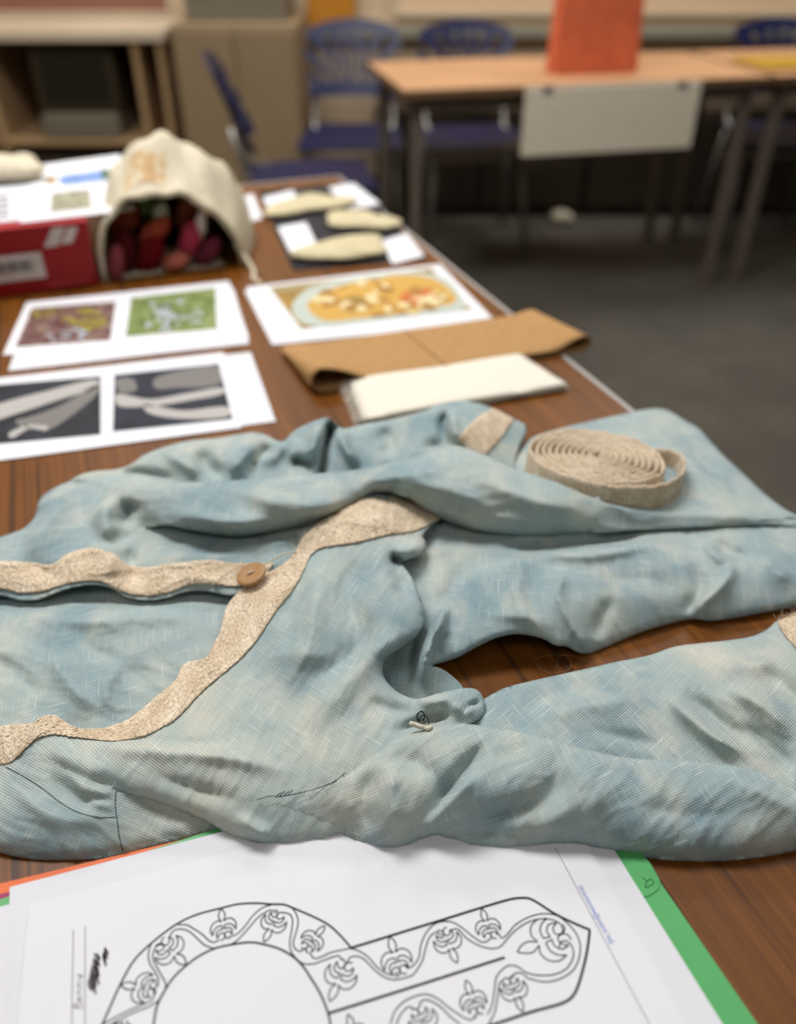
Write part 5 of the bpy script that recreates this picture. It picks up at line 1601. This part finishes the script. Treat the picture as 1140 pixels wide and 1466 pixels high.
for args in [('dark maroon yarn at the box side of the bag mouth', 0.058, 1.315, 0.026, .022, .022, .026, (88, 22, 24), .3, 1), ('dull pink yarn standing beside the red box', 0.046, 1.290, 0.020, .014, .014, .020, (150, 72, 78), .2, 2),
             ('rust brown yarn high on the box side of the bag', 0.070, 1.345, 0.066, .026, .024, .022, (112, 48, 26), .8, 3), ('green yarn under the top of the bag mouth', 0.112, 1.350, 0.086, .026, .022, .016, (70, 88, 44), .4, 4),
             ('pale sage yarn end at the centre of the bag mouth', 0.124, 1.320, 0.078, .014, .014, .012, (168, 176, 150), .2, 5), ('deep red yarn low in the middle of the bag', 0.098, 1.310, 0.024, .024, .022, .024, (110, 20, 24), .5, 6),
             ('brick red yarn in the centre of the bag', 0.110, 1.312, 0.056, .018, .018, .020, (150, 66, 48), .9, 7), ('salmon yarn lying at the foot of the bag mouth', 0.132, 1.292, 0.014, .020, .016, .014, (190, 110, 92), 1.2, 8),
             ('bright pink yarn by the drawstring side of the bag', 0.160, 1.305, 0.040, .020, .018, .020, (176, 62, 84), .4, 9), ('brown yarn at the drawstring side under the hem', 0.166, 1.335, 0.074, .022, .020, .020, (112, 58, 36), .5, 10),
             ('white yarn tuck above the bright pink one', 0.178, 1.300, 0.062, .010, .010, .014, (196, 186, 178), .2, 11), ('plum yarn low at the drawstring side', 0.184, 1.300, 0.020, .018, .016, .018, (118, 50, 68), .7, 12), ('near black yarn at the back of the bag', 0.130, 1.42, 0.045, .05, .03, .04, (44, 18, 18), .1, 13)]:
    yarn(*args)

# ------------------------------------------------------------------ black card with papers and cream pieces
BLACK = plain('black_card', lin(44, 42, 44), 0.7, 0.2, 0.05)
mat_c = px_corners([(370, 274), (508, 261), (612, 371), (420, 387)], 0.0014)
tag(Sheet('black_card', mat_c, 0.0014, BLACK, 0.0010).o, 'black card at the far end of the table under cream pieces', 'card')
for lab, quad in (('white paper slip at the far corner of the black card nearest the bag', [(376, 283), (420, 272), (432, 300), (390, 309)]),
                  ('white paper slip at the far table-edge corner of the black card', [(470, 268), (506, 262), (545, 292), (500, 300)]),
                  ('white paper slip on the near bag-side corner of the black card', [(398, 325), (438, 318), (455, 352), (416, 362)]),
                  ('white paper slip on the near table-edge corner of the black card', [(545, 345), (582, 334), (608, 366), (562, 378)])):
    tag(Sheet('paper_slip', px_corners(quad, 0.0022), 0.0022, PAPER, 0.0004).o, lab, 'paper', 'white slips on the black card')
for lab, (x, y), rx, ry, h, sd, rz in (('cream felt piece at the far end of the black card', (442, 293), 0.075, 0.055, 0.014, 3, .5), ('cream felt piece in the middle, touching the far table-edge slip', (515, 316), 0.062, 0.048, 0.014, 9, -.1), ('largest cream felt piece, nearest of those on the black card', (495, 357), 0.068, 0.056, 0.016, 14, .25)):
    p = at(x, y, 0.008)
    tag(lump('felt_piece', (p.x, p.y, TT + 0.0026), rx, ry, h, CREAM, sd, rz, amp=.3), lab, 'felt piece', 'cream pieces on the black card')

# ------------------------------------------------------------------ back of the room
TAN = plain('tan_laminate', lin(178, 146, 106), 0.5, 0.35, 0.03, 3)
PUTTY = plain('putty_cabinet', lin(150, 128, 96), 0.5, 0.35, 0.03, 3)
PALE = plain('pale_worktop', lin(214, 196, 166), 0.5, 0.35, 0.03, 3)
DKBROWN = plain('dark_brown_panel', lin(66, 56, 44), 0.6, 0.25, 0.05, 3)
OLIVE = plain('dark_olive_plastic', lin(62, 54, 36), 0.5, 0.3, 0.04)
GREYP = plain('grey_plastic', lin(120, 112, 94), 0.5, 0.3, 0.04)
NAVY = plain('navy_plastic', lin(18, 25, 66), 0.4, 0.4, 0.04)
WHITEB = plain('white_board', lin(232, 220, 196), 0.6, 0.3, 0.02)
CORAL = plain('coral_paper', lin(214, 108, 72), 0.7, 0.2, 0.06, 14)
YELLOW = plain('mustard_card', lin(184, 146, 40), 0.6, 0.3, 0.05)
CHROME = plain('chair_steel', lin(150, 146, 138), 0.35, 0.5, 0.03, metal=0.6)

def thing_box(name, label, cat, b, mat, group=None, bev=0.004, kind=None):
    o = box(name, *b, mat, bev=bev)
    return tag(o, label, cat, group, kind)

# ledge and pin boards along the back wall
tag(box('trim_1', -0.55, 3.5, 4.27, 4.345, 0.70, 0.745, plain('grey_green_ledge', lin(150, 144, 122), 0.6), bev=0.004), 'grey ledge running along the back wall', kind='structure')
def pin_board(name, label, x0, x1, z0, z1, mat, sub=()):
    g = empty(name, ((x0 + x1) / 2, 4.34, z0))
    box('board_panel', x0, x1, 4.325, 4.348, z0, z1, mat, g, bev=0.002)
    for (a, b, c, d) in ((x0 - .02, x1 + .02, z0 - .02, z0), (x0 - .02, x1 + .02, z1, z1 + .02), (x0 - .02, x0, z0, z1), (x1, x1 + .02, z0, z1)):
        box('board_frame', a, b, 4.318, 4.348, c, d, PALE, g, bev=0.002)
    return tag(g, label, 'pin board')
pin_board('pin_board', 'dusky pink pin board above the shelf unit', -2.1, -1.02, 0.80, 1.7, plain('pink_felt_board', lin(150, 106, 88), 0.9, 0.1, 0.04))
pin_board('pin_board', 'long cream pin board above the wall ledge', 0.0, 2.6, 0.80, 1.7, plain('cream_board', lin(236, 204, 164), 0.9, 0.1, 0.03))
thing_box('ring_binder', 'ochre yellow binder standing on the wall ledge', 'binder', (-0.40, -0.19, 4.28, 4.32, 0.746, 1.05), plain('ochre_binder', lin(196, 130, 34), 0.6, 0.3))

# low cupboards added to fill in the dark area under the ledge and tables
def cupboard(x0, x1, label):
    g = empty('added_dark_cupboard', ((x0 + x1) / 2, 4.1, 0))
    box('cupboard_body', x0, x1, 4.0, 4.33, 0.0, 0.46, DKBROWN, g, bev=0.004)
    for k in range(2):
        a = x0 + 0.01 + k * (x1 - x0) / 2; b = a + (x1 - x0) / 2 - 0.02
        d = box('cupboard_door', a, b, 3.985, 4.0, 0.05, 0.45, DKBROWN, g, bev=0.003)
        box('door_knob', (a + b) / 2 - .012, (a + b) / 2 + .012, 3.965, 3.985, 0.36, 0.384, CHROME, d, bev=0.004)
    tag(g, label, 'cupboard', 'added dark cupboards along the back wall')
cupboard(-0.10, 0.85, 'dark brown low cupboard added for the dark area behind the tables, beneath the blue chair back')
cupboard(0.86, 1.80, 'dark brown low cupboard added for the dark area behind the table with the hanging white panel')
cupboard(1.81, 2.75, 'dark brown low cupboard added for the dark area furthest along the back wall')

# tan cabinet and the open shelf unit
g = empty('tall_cabinet', (-0.65, 3.95, 0))
box('cabinet_body', -0.90, -0.40, 3.80, 4.30, 0.04, 0.80, PUTTY, g, bev=0.006)
box('cabinet_plinth', -0.88, -0.42, 3.82, 4.28, 0.0, 0.04, DKBROWN, g, bev=0.003)
for k in range(2):
    d = box('cabinet_door', -0.89 + k * .245, -0.655 + k * .245, 3.785, 3.80, 0.06, 0.78, PUTTY, g, bev=0.004)
    box('door_handle', -0.668 + k * .02 - .004, -0.668 + k * .02 + .004, 3.77, 3.786, 0.42, 0.54, CHROME, d, bev=0.003)
tag(g, 'putty coloured two-door cabinet against the back wall', 'cabinet')
thing_box('storage_box', 'grey green box standing on the putty cabinet', 'box', (-0.86, -0.45, 3.92, 4.25, 0.801, 1.02), GREYP)
g = empty('shelf_unit', (-1.5, 4.0, 0))
box('shelf_top', -2.35, -0.93, 3.80, 4.30, 0.74, 0.78, PALE, g, bev=0.004)
for x in (-2.33, -1.68, -1.06, -0.96):
    box('shelf_upright', x - .012, x + .012, 3.82, 4.29, 0.0, 0.74, TAN, g, bev=0.003)
for z in (0.08, 0.36):
    box('shelf_board', -2.32, -0.95, 3.82, 4.29, z - .012, z + .012, TAN, g, bev=0.003)
box('back_board', -2.34, -0.94, 4.28, 4.30, 0.0, 0.74, TAN, g, bev=0.002)
tag(g, 'tan open shelf unit with a pale top against the back wall', 'shelf')
def crt(loc):
    g = empty('monitor', loc)
    x, y, z = loc
    box('monitor_case', x - .17, x + .17, y - .12, y + .16, z + 0.10, z + 0.34, OLIVE, g, bev=0.012)
    box('monitor_screen', x - .14, x + .14, y - .124, y - .118, z + 0.13, z + 0.31, plain('dark_screen', lin(38, 34, 26), 0.3, 0.4), g, bev=0.002)
    box('monitor_base', x - .16, x + .16, y - .16, y + .12, z, z + 0.095, GREYP, g, bev=0.01)
    tag(g, 'dark olive monitor on a grey base in the shelf unit', 'monitor')
crt((-1.34, 3.985, 0.374))
thing_box('storage_box', 'pale tan box in the shelf compartment by the frame edge', 'box', (-2.1, -1.72, 3.822, 4.2, 0.374, 0.70), TAN, bev=0.006)
thing_box('storage_box', 'dark brown crate on the low shelf of the unit', 'box', (-1.62, -1.1, 3.86, 4.2, 0.094, 0.30), DKBROWN, bev=0.006)
thing_box('storage_box', 'dark brown crate on the low shelf by the frame edge', 'box', (-2.28, -1.74, 3.86, 4.2, 0.094, 0.30), DKBROWN, bev=0.006)

# ---- the back tables
LIGHTWOOD = plain('light_wood_top', lin(196, 150, 108), 0.45, 0.4, 0.06, 4)
def back_table(loc, rz, w, label):
    t = table_thing('classroom_table', label, 'table', 0.0, w, 0.0, 0.6, loc, rz, LIGHTWOOD, plain('table_edging_brown', lin(120, 92, 66), 0.5), plain('dull_brown_steel', lin(104, 94, 82), 0.5, 0.4))
    return t
RB = R(12.5)
eb = Vector((math.cos(RB), math.sin(RB), 0)); nb_ = Vector((-eb.y, eb.x, 0))
o0 = Vector((0.02, 2.82, 0))
back_table(o0, RB, 1.25, 'pale wood table at the back with a white panel hanging from its edge')
o1 = o0 + eb * 1.275
back_table(o1, RB, 1.2, 'pale wood table at the back holding the mustard folder')
# white panel hanging below the front edge
g = empty('hanging_panel', o0 + eb * 0.45)
Mx = Matrix.Translation(o0) @ Matrix.Rotation(RB, 4, 'Z')
box('panel_sheet', 0.385, 0.985, -0.020, -0.0075, 0.515, 0.716, WHITEB, g, bev=0.002, M=Mx)
box('panel_clip', 0.44, 0.47, -0.024, -0.0065, 0.70, 0.7205, METAL, g, bev=0.001, M=Mx)
box('panel_clip', 0.90, 0.93, -0.024, -0.0065, 0.70, 0.7205, METAL, g, bev=0.001, M=Mx)
tag(g, 'white rectangular panel hanging from the front edge of the back table', 'panel')
# coral paper bag on the table
def paper_bag():
    g = empty('paper_bag', o0 + eb * 0.75 + nb_ * 0.3 + Vector((0, 0, TT)))
    bm = bmesh.new()
    c = Mx @ Vector((0.70, 0.22, TT + 0.0005))
    W, D, Hh = 0.145, 0.05, 0.36
    lo = [bm.verts.new(c + eb * x + nb_ * y) for x, y in ((-W, -D), (W, -D), (W, D), (-W, D))]
    mi = [bm.verts.new(c + eb * x + nb_ * y + Vector((0, 0, Hh * .5))) for x, y in ((-W * .97, -D * .8), (W * .97, -D * .8), (W * .97, D * .8), (-W * .97, D * .8))]
    hi = [bm.verts.new(c + eb * x + nb_ * y + Vector((0, 0, Hh))) for x, y in ((-W * .95, -D * .5), (W * .95, -D * .5), (W * .95, D * .5), (-W * .95, D * .5))]
    for a, b in ((lo, mi), (mi, hi)):
        for i in range(4):
            bm.faces.new((a[i], a[(i + 1) % 4], b[(i + 1) % 4], b[i]))
    bm.faces.new(lo[::-1])
    bm_obj('bag_sides', bm, CORAL, g)
    for s in (-1, 1):
        tube('bag_handle', [c + eb * x + nb_ * (s * D * .5) + Vector((0, 0, z)) for x, z in ((-.05, Hh - .02), (-.05, Hh + .05), (-.03, Hh + .09), (0.03, Hh + .09), (.05, Hh + .05), (.05, Hh - .02))], 0.004, CORAL, g)
    tag(g, 'coral red paper bag standing on the back table', 'bag')
paper_bag()
M1 = Matrix.Translation(o1) @ Matrix.Rotation(RB, 4, 'Z')
tag(box('card_folder', -0.06 + .08, 0.34, 0.10, 0.34, TT + 0.0008, TT + 0.012, YELLOW, bev=0.002, M=M1), 'mustard yellow folder lying on the back table', 'folder')

# ---- navy plastic chairs with slotted shell backs
def make_chair():
    g = empty('plastic_chair', (0, 0, 0))
    def shell(name, P, th, keep):
        n, m = 26, 20
        V, F = [], []
        for s in (0, 1):
            for j in range(m + 1):
                for i in range(n + 1):
                    V.append(P(i / n * 2 - 1, j / m, s * th))
        N = (n + 1) * (m + 1)
        cells = {(i, j) for j in range(m) for i in range(n) if keep((i + .5) / n * 2 - 1, (j + .5) / m)}
        for (i, j) in cells:
            a = j * (n + 1) + i
            F.append((a, a + 1, a + n + 2, a + n + 1)); F.append((N + a, N + a + n + 1, N + a + n + 2, N + a + 1))
            for (di, dj, p, q) in ((0, -1, a, a + 1), (1, 0, a + 1, a + n + 2), (0, 1, a + n + 2, a + n + 1), (-1, 0, a + n + 1, a)):
                if (i + di, j + dj) not in cells:
                    F.append((p, N + p, N + q, q))
        return mesh_obj(name, V, F, NAVY, g, smooth=False)
    # seat: faces +y
    shell('seat', lambda x, y, o: Vector((x * (0.205 - 0.02 * y), 0.21 - 0.42 * y, 0.435 - 0.018 * (1 - x * x) * math.sin(y * math.pi) - 0.02 * max(0, .12 - y) * 8 * .5 - o)), 0.008, lambda x, y: abs(x) < 1)
    def slots(x, y):
        if abs(x) > 0.96 * (1 - 0.25 * max(0, y - .6) ** 1): return False
        if y < 0.18 or y > 0.86: return True
        a = math.atan2(x, y * 1.15 + 0.15)
        k = (a / 0.24) % 1.0
        return k < 0.55
    shell('backrest', lambda x, y, o: Vector((x * (0.19 + 0.03 * y), -0.215 - 0.10 * y + 0.045 * (x * x) + o, 0.54 + 0.27 * y - 0.05 * x * x * y)), 0.008, slots)
    for sx in (-1, 1):
        tube('leg', [(sx * 0.17, 0.14, 0.425), (sx * 0.20, 0.20, 0.0)], 0.011, CHROME, g, sides=8)
        tube('leg', [(sx * 0.17, -0.15, 0.425), (sx * 0.20, -0.24, 0.0)], 0.011, CHROME, g, sides=8)
        tube('back_post', [(sx * 0.16, -0.12, 0.424), (sx * 0.165, -0.20, 0.44), (sx * 0.165, -0.225, 0.52), (sx * 0.165, -0.25, 0.62)], 0.010, CHROME, g, sides=8)
    tube('stretcher', [(-0.18, -0.18, 0.30), (0.18, -0.18, 0.30)], 0.008, CHROME, g, sides=8)
    return g
def copy_tree(o, parent=None):
    c = o.copy()
    COL.objects.link(c)
    if parent is not None: c.parent = parent
    for ch in o.children:
        copy_tree(ch, c)
    return c
chair0 = make_chair()
spots = [(-0.30, 3.00, -81, 'navy plastic chair seen side-on beyond the end of the work table'),
         (-0.185, 3.62, 180, 'navy plastic chair turned slightly, between the putty cabinet and the back table'),
         (0.30, 3.60, 186, 'navy plastic chair behind the back table with the hanging white panel'),
         (1.55, 3.66, 176, 'navy plastic chair behind the table with the mustard folder')]
for i, (x, y, a, lab) in enumerate(spots):
    c = chair0 if i == 0 else copy_tree(chair0)
    c.location = (x, y, 0)
    c.rotation_euler = (0, 0, R(a))
    tag(c, lab, 'chair', 'navy plastic chairs at the back of the room')
tag(lump('paper_ball', (0.75, 3.90, 0.0), 0.05, 0.045, 0.05, CREAM2, 33), 'small pale crumpled ball on the carpet under the back table', 'paper ball')

# ceiling luminaires that carry the lights
for (lx, ly, pw) in LAMPS:
    g = empty('ceiling_lamp', (lx, ly, CEIL - 0.06))
    box('lamp_housing', lx - .62, lx + .62, ly - .32, ly + .32, CEIL - 0.06, CEIL - 0.001, CEILM, g, bev=0.004)
    tag(g, 'white ceiling light panel ' + {0: 'above the far half of the work table', 1: 'above the open floor beside the work table', 2: 'above the shelf unit and putty cabinet', 3: 'above the back tables', 4: 'behind the camera on the work table side', 5: 'behind the camera on the open floor side'}[LAMPS.index((lx, ly, pw))], 'ceiling light', 'ceiling light panels')
